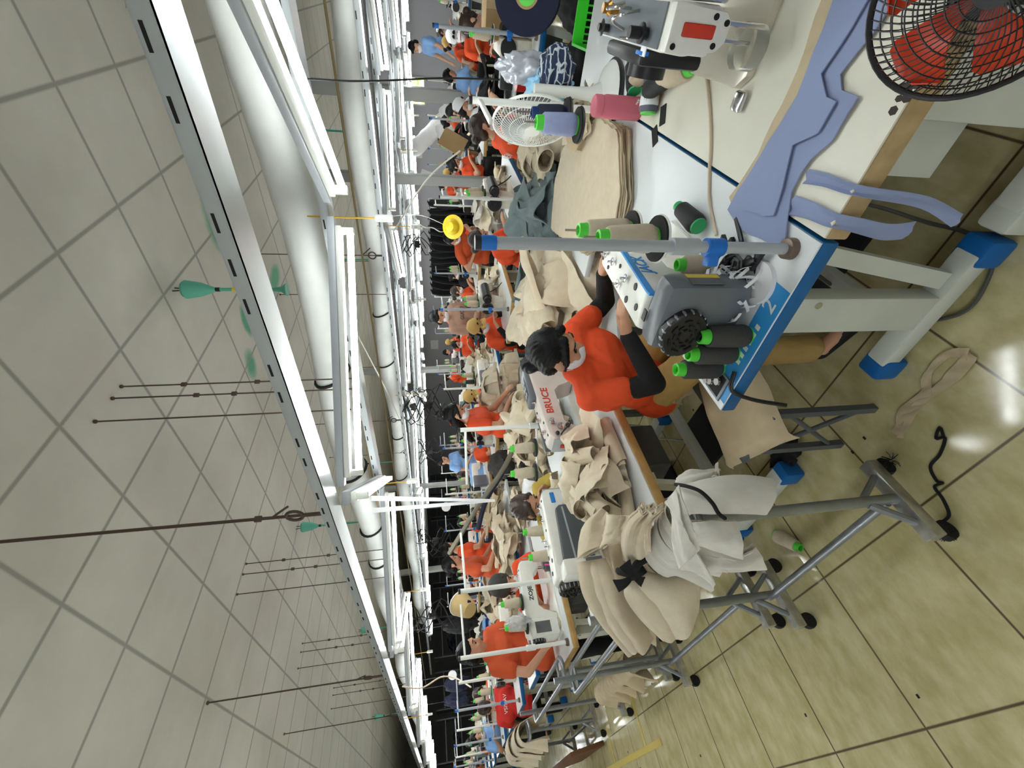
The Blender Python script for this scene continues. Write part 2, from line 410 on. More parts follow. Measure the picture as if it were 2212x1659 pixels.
# batten lights in a zigzag below each pair of trays
def batten_proto(label):
    t = thing('batten_light', label, 'ceiling light', group='zigzag fluorescent lights')
    MB().box(-.66, .66, -.03, .03, .028, .06, .004).obj('rail', lt_grey, t)
    MB().box(-.62, .62, -.024, .024, 0, .028, .006).obj('housing', white_paint, t)
    MB().cyl((-.585, 0, -.034), (.585, 0, -.034), .0145, seg=14).obj('tube', tube_m, t)
    for s in (-1, 1): MB().box(s * .6 - .014, s * .6 + .014, -.016, .016, -.052, .001, .004).obj('lamp_holder', white_paint, t)
    return t
bat = Proto(batten_proto('x'))
def zigzag(row, xa, xb, ys, z, first_far, names):
    far = first_far
    for i in range(len(ys) - 1):
        p = (xb if far else xa, ys[i]); q = (xa if far else xb, ys[i + 1]); far = not far
        L_ = math.hypot(q[0] - p[0], q[1] - p[1])
        bat.put(((p[0] + q[0]) / 2, (p[1] + q[1]) / 2, z), math.atan2(q[1] - p[1], q[0] - p[0]),
                'fluorescent batten, %s from the right in the %s zigzag of lights' % (ordw(i), names), 'zigzag fluorescent lights', scale=(min(1.02, L_ / 1.46), 1, 1))
ya = [-1.35, -.27, .80, 1.76, 2.91, 4.1, 5.05, 6.3, 7.4, 8.5, 9.6, 10.7, 11.8, 12.9, 14.0, 15.1, 16.2, 17.3]
for i, (x_, q) in enumerate(((-.79, 'right'), (-1.75, 'left'))): tray('cable_tray', x_, 2.0, -1.6, 12, 'unseen metal tray for the added fill lights behind the camera, on its %s side' % q)  # unseen trays that carry the added fill lamps
zigzag(5, -1.72, -.82, [-1.35, -.27, .80, 1.9, 3.0, 4.1, 5.2, 6.3, 7.4], 1.94, True, 'added unseen behind-camera fill')  # unseen fill lamps, added behind the camera to brighten the near things
zigzag(0, 1.16, 2.09, ya, 1.94, True, 'nearest')
yb = [-.4, .72, 1.66, 2.75, 3.8, 4.9, 6.1, 7.2, 8.3, 9.4, 10.5, 11.6, 12.7, 13.8]
zigzag(1, 3.98, 4.88, yb, 1.88, False, 'second')
yc = [-.3, .8, 1.7, 2.8, 4.1, 5.2, 6.3, 7.4, 8.5, 9.6, 10.7]
zigzag(2, 6.55, 7.55, yc, 1.845, False, 'third')
yd = [-.3, .9, 1.9, 3.0, 4.2, 5.3, 6.4, 7.5, 8.6, 9.7]
zigzag(3, 9.4, 10.4, yd, 1.82, True, 'fourth')
zigzag(4, 12.2, 13.2, yd, 1.81, False, 'farthest')
# pull switches on yellow cable
def switch_proto():
    t = thing('pull_switch', 'x', 'light switch', group='hanging light switches')
    MB().tube([(0, 0, .30), (.004, 0, .15), (0, 0, 0)], .004, 8).obj('cable', yel_w, t)
    b = MB().box(-.02, .02, -.012, .012, -.085, 0, .006).obj('switch_box', white_paint, t)
    MB().box(-.009, .009, -.0135, -.0115, -.055, -.03, .0005).box(-.009, .009, .0115, .0135, -.055, -.03, .0005).obj('rocker', mat('pale_green_rocker', (190, 206, 184), .4), b)
    return t
sw = Proto(switch_proto())
for i, (x, y, z, l) in enumerate(((2.1, .86, 1.80, 'large white pull switch on a yellow cable, nearest to the camera'), (2.1, 3.0, 1.80, 'white pull switch on a yellow cable above the mustard blouse woman'),
        (2.1, 5.12, 1.80, 'white pull switch on a yellow cable above the tan visor'), (2.1, 7.35, 1.8, 'white pull switch at the leftmost crowded end of the nearest lights'),
        (3.98, 1.7, 1.70, 'pale switch where the long white cord leaves the second zigzag of lights'), (3.98, 3.85, 1.72, 'white switch above the tangle of black plugs'), (6.6, 1.75, 1.72, 'small white switch in front of the far white papers'),
        (6.6, 2.85, 1.70, 'tiny white switch above the man in orange who bends down'), (6.6, 4.1, 1.70, 'tiny white switch left of the man in brown'), (9.4, 1.9, 1.7, 'tiny white switch in front of the white fabric rolls'), (1.16, 6.35, 1.8, 'white pull switch above the leftmost blue tables'))):
    sw.put((x, y, z), .8 + i, l)
def cable(name, pts, r, m, label, cat='cable', group=None, seg=6):
    return tag(MB().tube(pts, r, seg).obj(name, m, None, 60), label, cat, group)
def curve(pts, n=8):
    P = [Vector(p) for p in pts]; out = []
    for i in range(len(P) - 1):
        a = P[max(i - 1, 0)]; b = P[i]; c = P[i + 1]; d = P[min(i + 2, len(P) - 1)]
        for k in range(n):
            t = k / n
            out.append(.5 * ((2 * b) + (-a + c) * t + (2 * a - 5 * b + 4 * c - d) * t * t + (-a + 3 * b - 3 * c + d) * t ** 3))
    out.append(P[-1]); return out
# hanger rods from the ceiling down to the trays
def rod(x, y, z0, label, r=.0045, eye=False, clips=()):
    t = thing('hanger_rod', label, 'rod', (x, y, z0), group='rusty rods holding the trays')
    MB().cyl((0, 0, 0), (0, 0, CEIL - z0), r, seg=8).obj('shaft', rod_m, t)
    MB().cyl((0, 0, CEIL - z0 - .012), (0, 0, CEIL - z0 - .001), r * 2.4, seg=8).obj('anchor', rod_m, t)
    for c in clips: MB().box(-.012, .012, -.008, .008, c - z0, c - z0 + .03, .003).obj('clip', rod_m, t)
    if eye:
        MB().tube([(0, .034 * math.cos(a), .13 + .034 * math.sin(a)) for a in [k * PI / 8 for k in range(16)]], .007, 8, True).cyl((0, 0, 0), (0, 0, .1), .009).obj('eye_bolt', rod_m, t)
        MB().tube(curve([(0, 0, .22), (.0, -.03, .19), (.0, -.075, .14)]), .005, 6).obj('bent_tail', rod_m, t)
    return t
rod(1.1, 1.76, 2.04, 'thick steel rod with an eye bolt, crossing the panels right of the picture middle', .007, True, (2.3,))
for (cy, nm) in ((1.87, 'above the middle of the nearest tray'), (4.14, 'above the mustard blouse woman'), (6.4, 'above the far left lights'), (8.6, 'in the fourth cluster from the right')):
    for (cx, l, cl_) in ((1.87, 'lowest of three rods ', ()), (2.05, 'middle of three rods ', (2.9, 2.7)), (2.15, 'topmost of three rods ', (3.0, 2.6))):
        rod(cx, cy + .02 * cx, 2.04, l + nm, clips=cl_)
rod(1.08, 4.21, 2.04, 'lone rod at the seam crossing above the tan visor', .006, True)
rod(1.21, 6.34, 2.04, 'lone rod with an eye bolt in the lower ceiling corner', .005, True)
for i, (x, y) in enumerate(((4.0, 2.0), (4.95, 3.0), (3.98, 4.3), (6.6, 3.4), (4.95, 6.2), (6.6, 5.6))):
    rod(x, y, 1.95, 'thin hanger rod, %s from the right over the farther trays' % ordw(i), eye=i % 2 == 0)
# green cone hangers
def cone_hanger(x, y, z, label, long=.55):
    t = thing('cone_hanger', label, 'ceiling hanger', (x, y, z), group='green cone hangers on the ceiling')
    MB().lathe([(.052, 0), (.066, -.02), (.05, -.12), (.02, -.20), (.012, -.21)], 18, (0, 0, -.06)).obj('cone', teal_p, t)
    MB().cyl((.02, 0, 0), (.012, 0, -.06), .005).cyl((-.02, 0, 0), (-.012, 0, -.06), .005).obj('hook', rod_m, t)
    MB().cyl((0, 0, -.26), (0, 0, -.26 - long), .013).lathe([(.014, 0), (.02, -.05), (.05, -.09)], 14, (0, 0, -.26 - long + .02)).obj('stem', teal_p, t)
    MB().cyl((0, 0, -.27), (0, 0, -.30), .0155).obj('black_band', black_p, t); MB().cyl((0, 0, -.38), (0, 0, -.42), .0145).obj('yellow_band', yel_p, t)
cone_hanger(3.04, 1.8, CEIL, 'large green cone hanger nearest to the camera', .42)
cone_hanger(3.15, 5.32, CEIL, 'green cone hanger right of the zigzag corner with the thick rod')
cone_hanger(6.85, 3.5, CEIL, 'green cone hanger beyond the middle of the nearest bright tube')
cone_hanger(3.6, 10.5, CEIL, 'small green cone hanger left of the picture middle')
cone_hanger(6.7, 1.6, CEIL, 'green cone hanger by the end of the brightest tube')
cone_hanger(6.3, 8.2, CEIL, 'small green cone hanger behind the slanting cord')
cone_hanger(2.6, 13.5, CEIL, 'farthest small green cone hanger at the left')
# wooden stick resting between tray and duct, cords
o = MB().box(-.42, .42, -.012, .012, -.012, .012).obj('wooden_stick', mat('painted_stick', (190, 178, 150), .6)); o.location = (1.85, .05, 2.33); o.rotation_euler = (0, -.55, .35)
tag(o, 'pale wooden stick poking out over the white duct at the top right', 'stick')
cable('slanting_cord', curve([(3.98, 1.75, 1.86), (3.7, 1.2, 1.55), (3.45, .9, 1.3)], 10), .006, white_w, 'straight white cord slanting down from the second zigzag of lights')
cable('slanting_cord', curve([(4.7, 3.2, 2.55), (4.55, 4.3, 2.2), (4.5, 5.2, 1.98)], 10), .009, white_w, 'long white cord slanting across the far ceiling')
cable('ceiling_cord', curve([(1.25, 5.35, 1.99), (1.22, 5.4, 1.8), (1.3, 5.45, 1.6), (1.26, 5.4, 1.45), (1.05, 4.9, 1.32)], 8), .008, cream_w, 'cream cord drooping in front of the standing man')
cable('coiled_cord', [(6.9 + .04 * math.sin(k * .9), 2.9 + .1 * k / 12, 1.75 - .033 * k) for k in range(18)], .008, white_w, 'wavy cream cord hanging over the black clothes')
cable('tray_cable', curve([(1.15, -1, 2.02), (1.12, 1, 2.02), (1.14, 3, 2.02), (1.1, 5, 2.02), (1.13, 8, 2.02)], 6), .006, yel_w, 'yellow cable lying along the nearest tray')
cable('tray_cable', curve([(2.15, 2.6, 2.056), (2.13, 3.2, 2.056), (2.17, 4.1, 2.056), (2.15, 5.0, 2.056)], 6), .011, mat('tan_hose', (176, 152, 110), .6), 'tan hose beside the wrapped duct above the beanie woman')
for i, (x, y, z, l) in enumerate(((1.72, 2.62, 2.0, 'right hand strip of the pair of white hanging tapes'), (1.70, 2.74, 2.0, 'left hand strip of the pair of white hanging tapes'))):
    pts = [(x, y, z), (x * .98, y * .97, 1.55), (1.62, 2.62, 1.17)]
    tag(MB().sheet(lambda u, v, p=pts: tuple(Vector(p[0]).lerp(Vector(p[2]), u) + Vector((-.7, .7, 0)) * (v - .5) * .034 * (1 - .5 * u)), 10, 1, .002).obj('hanging_tape', white_c, None, 60), l, 'tape', 'white tapes hanging from the lights')
# tangles of black plugs
def tangle(x, y, z, s, label, n=6):
    t = MB(); z = 1.95; s += .1; x = min((1.11, 2.15, 3.98, 4.95, 6.6), key=lambda q: abs(q - x))
    for k in range(n):
        a = rnd.random() * 6; t.tube([(x + s * .4 * math.sin(j * .9 + a) * (.4 + .1 * k), y + s * .4 * math.cos(j * .8 + a * 2), z - s * j / 7 * (.6 + .1 * k)) for j in range(9)], .007, 6)
    t.box(x - .03, x + .03, y - .05, y + .05, z - s * .7, z - s * .5, .01)
    tag(t.obj('cable_bundle', black_rub, None, 60), label, 'cables', 'black cable tangles hanging from the trays')
tangle(3.9, 4.05, 1.8, .42, 'tangle of black plugs and cables hanging left of the man in brown', 9)
tangle(4.9, 6.2, 1.75, .4, 'black cables dangling behind the woman with long hair')
tangle(6.6, 3.1, 1.75, .3, 'black cables looped above the black clothes rail')
tangle(4.0, 7.6, 1.75, .45, 'black cables hanging behind the pair of white tapes')
tangle(2.2, 6.1, 1.7, .35, 'black cables hanging beside the tan visor')
# ================================================================= KINDS OF FURNITURE AND MACHINE
def table_proto(name, label, L, D, top_m, edge_m, leg_m, cap_m, zt=.76, th=.045, drawer=True, pedal=True, group=None, stripe=False):
    t = thing(name, label, 'table', group=group); h = L / 2; d = D / 2
    MB().box(-h + .003, h - .003, -d + .003, d - .003, zt - .004, zt).obj('tabletop', top_m, t, 0)
    MB().box(-h, h, -d, d, zt - th, zt - .0035, .006).obj('edge_band', edge_m, t)
    for sx in (-1, 1):
        lg = MB().box(sx * (h - .17) - .03, sx * (h - .17) + .03, -.03, .085, .06, zt - th, .004)
        lg.box(sx * (h - .17) - .035, sx * (h - .17) + .035, -d + .09, d - .02, .035, .095, .008)
        lg.prism([(-.05, .10), (-.10, .10), (-d + .06, zt - th - .03), (-d + .10, zt - th - .0), ], sx * (h - .17) - .012, sx * (h - .17) + .012, 'YZ')
        lg.box(sx * (h - .17) - .03, sx * (h - .17) + .03, -d + .04, d - .04, zt - th - .03, zt - th)
        lg = lg.obj('leg', leg_m, t)
        for sy in (-1, 1): MB().box(sx * (h - .17) - .042, sx * (h - .17) + .042, sy * (d - .045) + .0, sy * (d - .045) + .08, .0, .092, .014).obj('foot_cap', cap_m, lg)
        b = MB()
        for (yy, zz) in ((-.01, .62), (.06, .62), (-.01, .5)): b.cyl((sx * (h - .17) - .034, yy, zz), (sx * (h - .17) + .034, yy, zz), .010, seg=10)
        b.obj('bolt', steel, lg)
    MB().box(-h + .19, h - .19, .015, .055, .20, .25, .004).obj('crossbar', leg_m, t)
    if pedal:
        MB().box(-.16, .13, -.08, .17, .10, .125, .006, M=T(0, 0, 0, 0, .12)).obj('pedal', black_rub, t)
        MB().cyl((.0, .10, .12), (.05, .06, .62), .006).obj('treadle_rod', steel, t)
    if drawer: MB().box(.18, .50 if h > .5 else h - .03, -.10, .16, zt - th - .13, zt - th - .005, .008).obj('drawer', leg_m, t)
    MB().box(-.30, -.06, -.14, .06, zt - th - .20, zt - th - .01, .01).obj('control_box', dark_grey, t)
    return t
def machine_proto(name, label, style, text=None, tcol=None):
    """needle at +x, handwheel at -x, operator at +y; origin on the table under the bed"""
    t = thing(name, label, 'sewing machine')
    body = {'new': machine_white, 'old': old_white, 'warm': bruce_grey, 'pad': machine_white, 'plain': machine_white}[style]
    MB().box(-.26, .26, -.09, .09, 0, .012, .003).box(.10, .26, -.088, .088, .0, .016, .003).obj('bed', body if style != 'warm' else machine_white, t)
    MB().prism([(-.25, .012), (-.25, .262), (-.23, .285), (.235, .262), (.262, .235), (.262, .105), (.235, .09), (.185, .095), (.165, .165), (-.07, .165), (-.11, .12), (-.12, .012)], -.058, .058, 'XZ', .012).obj('arm', body, t)
    MB().box(.262, .269, -.05, .05, .115, .245, .004).obj('face_plate', steel if style == 'new' else lt_grey, t)
    MB().cyl((.225, 0, .02), (.225, 0, .10), .004, seg=8).cyl((.21, .0, .10), (.21, .0, .235), .005, seg=8).obj('needle_bar', steel, t)
    MB().box(.205, .25, -.012, .02, .014, .018, .001).cyl((.215, .01, .016), (.215, .01, .10), .005, seg=8).obj('presser_foot', steel, t)
    hx = -.366 if style == 'new' else -.282
    m = MB().lathe([(.02, -.012), (.062, -.012), (.068, -.006), (.068, .02), (.05, .028), (.03, .028), (.02, .02)], 28, (hx, 0, .205), 'X')
    hw = m.obj('handwheel', black_p, t)
    r = MB()
    for k in range(18):
        a = 2 * PI * k / 18; r.ball((hx + .002, .0655 * math.cos(a), .205 + .0655 * math.sin(a)), (.014, .005, .005), 6)
    r.obj('grip_ridges', mat('shiny_dark_chrome', (150, 150, 154), .3, .3), hw)
    v = MB()
    for rr in (.02, .033, .046):
        for k in range(7):
            a = 2 * PI * k / 7 + rr * 40; v.tube([(hx - .0145, rr * math.cos(a + q * .16), .205 + rr * math.sin(a + q * .16)) for q in range(4)], .003, 5)
    v.obj('vent_slots', dark_gap, hw)
    # tension discs and thread guides on the arm
    for (x, y, z) in (((.13, .062, .215), (.05, .062, .22)) if style != 'warm' else ((.20, .062, .19), (.165, .062, .23))):
        MB().lathe([(.004, 0), (.019, .002), (.019, .005), (.008, .008), (.018, .011), (.018, .014), (.006, .018), (.005, .03)], 16, (x, y, z), 'Y').obj('tension_dial', steel, t)
    g = MB()
    for (x, y) in ((.18, .0), (.09, -.01), (-.01, .02), (-.06, -.02)):
        z = .262 + .0225 * (.235 - x) / .465
        g.cyl((x, y, z), (x, y, z + .028), .004, seg=8); g.lathe([(.004, 0), (.013, .002), (.013, .006), (.005, .008)], 14, (x, y, z + .008))
    g.obj('thread_guide', steel, t)
    h = MB()
    for (x, y) in ((.22, .03), (.2, -.035), (.14, .03), (.03, -.02), (-.1, .03), (-.14, -.03), (-.19, .01)):
        z = .262 + .0225 * (.235 - x) / .465
        h.cyl((x, y, z), (x, y, z + .0035), .007 if x > -.05 else .011, seg=12)
    h.obj('screw_caps', black_p, t)
    if style == 'new':
        MB().prism([(-.252, .268), (-.252, .289), (-.23, .2905), (.236, .2675), (.236, .252), (-.23, .268)], -.062, -.056, 'XZ').obj('blue_stripe', blue_txt, t)
        MB().box(-.350, -.246, -.128, .064, .02, .284, .028).obj('motor_box', machine_grey, t)
        s_ = MB().box(-.275, -.252, -.02, .012, .286, .291, .002).obj('rocker_switch', black_p, t)
        MB().box(-.335, -.30, -.1295, -.1275, .12, .22).obj('warning_label', mat('grey_sticker', (96, 98, 98), .5), t)
        MB().box(-.30, -.28, -.1295, -.1275, .12, .22).obj('yellow_label', yel_p, t)
        if text: text_obj('lettering', text, .052, tcol or blue_txt, T(-.05, -.0587, .235) @ Matrix.Rotation(PI / 2, 4, 'X'), t, shear=.15, bold=True)
    elif style == 'old':
        MB().cyl((-.24, -.10, .21), (.02, -.10, .21), .048, seg=24).cyl((-.29, -.10, .21), (-.24, -.10, .21), .04, seg=24).obj('motor', black_p, t)
        MB().box(-.16, -.10, -.10, -.05, .18, .22, .004).obj('motor_bracket', lt_grey, t)
        MB().tube(curve([(-.1, -.10, .16), (-.08, -.14, .08), (.0, -.16, .02)], 6), .005).obj('motor_lead', black_rub, t)
        if text: text_obj('lettering', text, .05, tcol or dk_txt, T(.0, -.0587, .215) @ Matrix.Rotation(PI / 2, 4, 'X'), t, bold=True)
        MB().box(.06, .16, -.0595, -.0575, .18, .235, .001).obj('rear_cover', lt_grey, t)
    elif style == 'warm':
        p = MB().box(-.25, -.02, -.05, .05, .27, .315, .012).obj('control_panel', machine_grey, t)
        MB().box(-.20, -.06, -.03, .035, .3135, .3165, .001).obj('display', black_p, p)
        b = MB()
        for i in range(3):
            for j in range(2): b.box(-.185 + i * .045, -.16 + i * .045, -.02 + j * .024, -.004 + j * .024, .316, .3185, .001)
        b.obj('button_pad', lt_grey, p)
        MB().box(-.25, .25, -.070, -.055, .10, .27, .004).obj('rear_panel', dark_grey, t)
        if text: text_obj('lettering', text, .060, tcol or red_txt, T(.01, .0587, .218, PI) @ Matrix.Rotation(PI / 2, 4, 'X'), t, bold=True)
        k = MB(); k.box(.268, .275, -.012, .012, .15, .20, .002); k.obj('red_badge', red_p, t)
        l = MB().tube(curve([(.245, .06, .20), (.25, .10, .19), (.21, .10, .14)], 5), .004).ball((.25, .08, .225), .012, 10).ball((.2, .075, .15), .014, 10).obj('thread_lever', black_p, t)
    elif style == 'plain':
        MB().box(-.275, -.16, -.10, .062, .03, .275, .02).obj('motor_box', machine_white, t)
        MB().box(-.255, -.185, -.1025, -.0995, .10, .22).obj('data_label', mat('grey_sticker', (96, 98, 98), .5), t)
        if text: text_obj('lettering', text, .045, tcol or dk_txt, T(.02, -.0587, .2) @ Matrix.Rotation(PI / 2, 4, 'X'), t, bold=True)
    elif style == 'pad':
        MB().prism([(-.20, .05), (-.20, .235), (.12, .205), (.14, .18), (.14, .05)], -.085, -.057, 'XZ', .006).obj('rear_cover', dark_grey, t)
        MB().box(-.19, .125, -.087, -.0845, .16, .17).obj('cover_rib', lt_grey, t)
        MB().box(-.27, -.19, -.155, -.05, .02, .262, .015).obj('motor_box', machine_white, t)
        MB().box(-.262, -.2, -.157, -.1545, .05, .14).obj('data_label', mat('grey_sticker', (96, 98, 98), .5), t)
        MB().box(.17, .235, -.0595, -.0575, .185, .212, .004).obj('blue_mark', blue_txt, t)
    return t
def cone_proto(name, label, thr, core, h=.135, r0=.033, r1=.024):
    t = thing(name, label, 'thread cone')
    MB().lathe([(r0 - .006, 0), (r0 - .003, .004), (r0, .010), (r0 + .001, .02), (r1 + .003, h - .022), (r1, h - .018)], 24).obj('thread', thr, t)
    MB().lathe([(r0 - .012, -.004), (r0 - .006, -.004), (r0 - .004, .006), (r1 - .004, h - .02), (r1 - .006, h + .004), (r1 - .011, h + .006), (r1 - .013, h - .004), (r0 - .014, .0)], 24).obj('core', core, t)
    return t
def stand_proto(label, hgt=.70, arm=.30, plates=2, pole_m=lt_grey, top=True, name='thread_stand', blue=False, bz=.265):
    """pole on the table; the arm with spool plates runs to +x"""
    t = thing(name, label, 'thread stand')
    MB().cyl((0, 0, 0), (0, 0, hgt), .0125, seg=16).obj('pole', pole_m, t)
    MB().lathe([(.012, .02), (.022, .018), (.024, .004), (.024, .0)], 18).obj('collar', mat('brown_nut', (120, 104, 92), .4, .7), t)
    if blue:
        MB().cyl((0, 0, .175), (0, 0, .215), .019, seg=16).box(-.012, .012, .012, .04, .182, .208, .004).obj('blue_clamp', blue_p, t)
        MB().cyl((0, 0, hgt - .03), (0, 0, hgt), .0145, seg=16).obj('blue_sleeve', blue_p, t)
        MB().cyl((0, 0, hgt), (0, 0, hgt + .012), .0145, seg=16).obj('black_cap', black_p, t)
    else:
        MB().cyl((0, 0, hgt), (0, 0, hgt + .012), .0135, seg=12).obj('black_cap', black_p, t)
    MB().cyl((0, 0, bz), (0, 0, bz + .06), .018, seg=16).box(-.006, arm, -.008, .008, bz + .011, bz + .021, .002).obj('bracket', pole_m, t)
    for k in range(plates):
        x = arm * (k + 1) / plates - .02 if plates > 1 else arm - .02
        p = MB().lathe([(0, 0), (.054, 0), (.056, .003), (.054, .006), (0, .006)], 28, (x, 0, bz + .022)).obj('spool_plate', white_paint if blue else black_p, t)
        MB().lathe([(.006, .0), (.053, .0), (.053, .006), (.006, .006)], 28, (x, 0, bz + .0275)).obj('foam_pad', foam, p)
        MB().cyl((x, 0, bz + .025), (x, 0, bz + .213), .003, seg=8).obj('spool_pin', steel, p)
    if top:
        MB().box(-.006, arm + .02, -.008, .008, hgt - .035, hgt - .022, .002).obj('guide_arm', pole_m, t)
    return t
# ---------------------------------------------------------------- cloth
def fold_fn(w, h, seed, amp, kind):
    r = random.Random(seed)
    W = [(r.uniform(.5, 2.2) * PI, r.uniform(0, 6.28), r.uniform(-1, 1), r.uniform(-1, 1), r.uniform(.4, 1)) for _ in range(5)]
    oy = r.uniform(0, 9)
    def wave(u, v):
        s = 0
        for (f, p, a, b, k) in W: s += k * math.sin(f * (a * u + b * v) * 2 + p) / (1 + .12 * f)
        q = noise.noise(Vector((u * 2.2 + oy, v * 2.2, seed * .37)))
        return s / 2.4 + q * .9 + .35 * noise.noise(Vector((u * 6 + oy, v * 6, seed)))
    if kind == 'crumple':
        def fn(u, v):
            z = wave(u, v)
            x = (u - .5) * w * .8 + amp * .5 * wave(v + .3, u); y = (v - .5) * h * .8 + amp * .5 * wave(u + .7, v + .2)
            e = max(abs(u - .5), abs(v - .5)) * 2
            return (x, y, amp * (1.0 + z) * (1 - .55 * e ** 3) + .012)
    elif kind == 'roll':
        tw = r.uniform(1.0, 1.45); r0 = w / (tw * 2 * PI); fl = r.uniform(-.35, .5)
        def fn(u, v):
            a = u * tw * 2 * PI; rr = r0 * (1 + .22 * u) * (1 + fl * (v - .5)) * (1 + .16 * wave(u * .7, v))
            return (rr * math.cos(a) * 1.15, (v - .5) * h * (1 - .12 * u) + .02 * math.sin(3 * u), max(.004, rr * .8 + rr * .8 * math.sin(a)))
    elif kind == 'arch':
        def fn(u, v):
            a = (u - .5) * 2; b = .35 + .65 * (1 - abs(a))
            z = amp * 2.2 * (1 - a * a) ** .6 * (1 + .25 * wave(u, v)) if abs(a) < 1 else 0
            return (a * w * .26 * (1 + .3 * math.sin(v * 3 + oy)) + .03 * wave(v, u), (v - .5) * h * (.75 + .25 * abs(a)), max(.004, z) + .008)
    elif kind == 'flat':
        def fn(u, v): return ((u - .5) * w, (v - .5) * h * (1 - .12 * math.sin(u * PI)), .003 + .012 * (1 + wave(u, v)) * .5)
    elif kind == 'long':
        def fn(u, v):
            c = math.sin(v * 5 + oy) * .06
            a = (u - .5) * PI * 1.15
            rr = w * .2 * (1 + .3 * wave(u * .6, v))
            return (rr * math.sin(a) * 1.3 + c, (v - .5) * h, max(.004, rr * .9 * math.cos(a * .8) + .03 * wave(v, u)) + .008)
    return fn
CLOTH = {}
FAR = []
def cloth_mesh(kind, var, m):
    k = (kind, var, m.name)
    if k not in CLOTH:
        spec = {'crumple': (.34, .34, .045, 16, 16), 'roll': (.30, .30, .0, 22, 12), 'arch': (.36, .24, .05, 16, 12), 'flat': (.42, .30, .0, 12, 10), 'long': (.24, .44, .0, 12, 20)}[kind]
        b = MB().sheet(fold_fn(spec[0], spec[1], var * 13 + len(kind), spec[2], kind), spec[3], spec[4], .003)
        CLOTH[k] = b.mesh('cloth_piece', m, 60)
    return CLOTH[k]
def heap(name, label, group, cx, cy, z, rx, ry, hgt, n, ms, seed, kinds=('crumple', 'roll', 'arch', 'crumple', 'long'), size=1., rot=0, cat='cloth piece', flat=.35, far=False):
    r = random.Random(seed); made = []
    for i in range(n):
        q = i / max(1, n - 1)
        lay = q ** .8
        rad = math.sqrt(r.random()) * (1 - .55 * lay); a = r.random() * 2 * PI
        x, y = rad * rx * math.cos(a), rad * ry * math.sin(a)
        zz = hgt * lay * (1 - .6 * rad * rad)
        kd = kinds[r.randrange(len(kinds))]
        o = bpy.data.objects.new(name, cloth_mesh(kd, r.randrange(4), ms[r.randrange(len(ms))]))
        if not far: COL.objects.link(o)
        c, s = math.cos(rot), math.sin(rot)
        o.location = (cx + c * x - s * y, cy + s * x + c * y, z + max(0, zz - .01))
        slope = .55 * rad if lay > .15 else 0
        o.rotation_euler = (r.uniform(-flat, flat) - slope * math.sin(a) * .5, r.uniform(-flat, flat) + slope * math.cos(a) * .5, r.random() * 2 * PI)
        if lay < .12: o.rotation_euler[0] *= .15; o.rotation_euler[1] *= .15
        sc = size * r.uniform(.85, 1.2); o.scale = (sc, sc, sc)
        if far: FAR.append(o)
        else: tag(o, label, cat, group)
        made.append(o)
    return made
# ================================================================= THE NEAR TABLES (ends along the aisle at x = 0.735)
Z = .76
t_blue = table_proto('sewing_table', 'white sewing table with thick blue edge, nearest the camera', 1.2, .505, top_white, blue_edge, leg_grey, mat('blue_rubber_foot', (0, 96, 168), .5), drawer=False)
t_blue.location = (1.335, .578, 0); t_blue['group'] = 'sewing tables along the aisle'
pr_ = MB().box(-.596, -.535, -.13, .225, Z - .0005, Z + .0006).obj('printed_band', blue_top, t_blue, 0)
m = MB()
for i in range(6): m.box(-.572 + .0, -.556, -.02 + i * .022, -.008 + i * .022, Z + .0006, Z + .0012)
m.obj('printed_dashes', white_paint, pr_, 0)
text_obj('printed_figure', '2', .06, white_paint, T(-.562, -.075, Z + .001, -PI / 2), pr_)
# organiser tray set into the corner of the top
tr = MB().box(-.575, -.47, .155, .235, Z, Z + .004, .001).obj('parts_tray', machine_grey, t_blue)
MB().box(-.565, -.48, .162, .228, Z + .004, Z + .0046).obj('tray_recess', dark_gap, tr, 0)
m = MB()
for (x, y) in ((-.545, .185), (-.52, .205), (-.50, .18), (-.505, .215)): m.lathe([(.004, 0), (.011, 0), (.011, .002), (.005, .002), (.005, .008), (.011, .008), (.011, .010), (.004, .010)], 16, (x, y, Z + .005))
m.obj('bobbin', steel, tr)['kind'] = 'stuff'
t_cream = table_proto('sewing_table', 'cream topped sewing table with raw wooden edge under the periwinkle lining', 1.2, .57, top_cream, ply_edge, leg_grey, leg_grey, th=.055, drawer=False)
t_cream.location = (1.335, .035, 0); t_cream['group'] = 'sewing tables along the aisle'
MB().box(-.36, -.345, -.2, .22, .30, .70).obj('side_shield', leg_grey, t_cream)
m = MB()
for i in range(22):
    a = rnd.random(); x = -.598 + .02 * rnd.random(); y = -.10 + .16 * a
    m.ball((x, y, Z), (.006 + .012 * rnd.random(), .004 + .01 * rnd.random(), .0007), 6)
m.obj('chipped_laminate', mat('chipped_dark', (60, 52, 48), .8), t_cream)['kind'] = 'stuff'
MB().box(-.03 + .6, .0 + .6, -.285, .285, Z - .002, Z + .002).obj('joint_strip', navy_c, t_cream, 0)
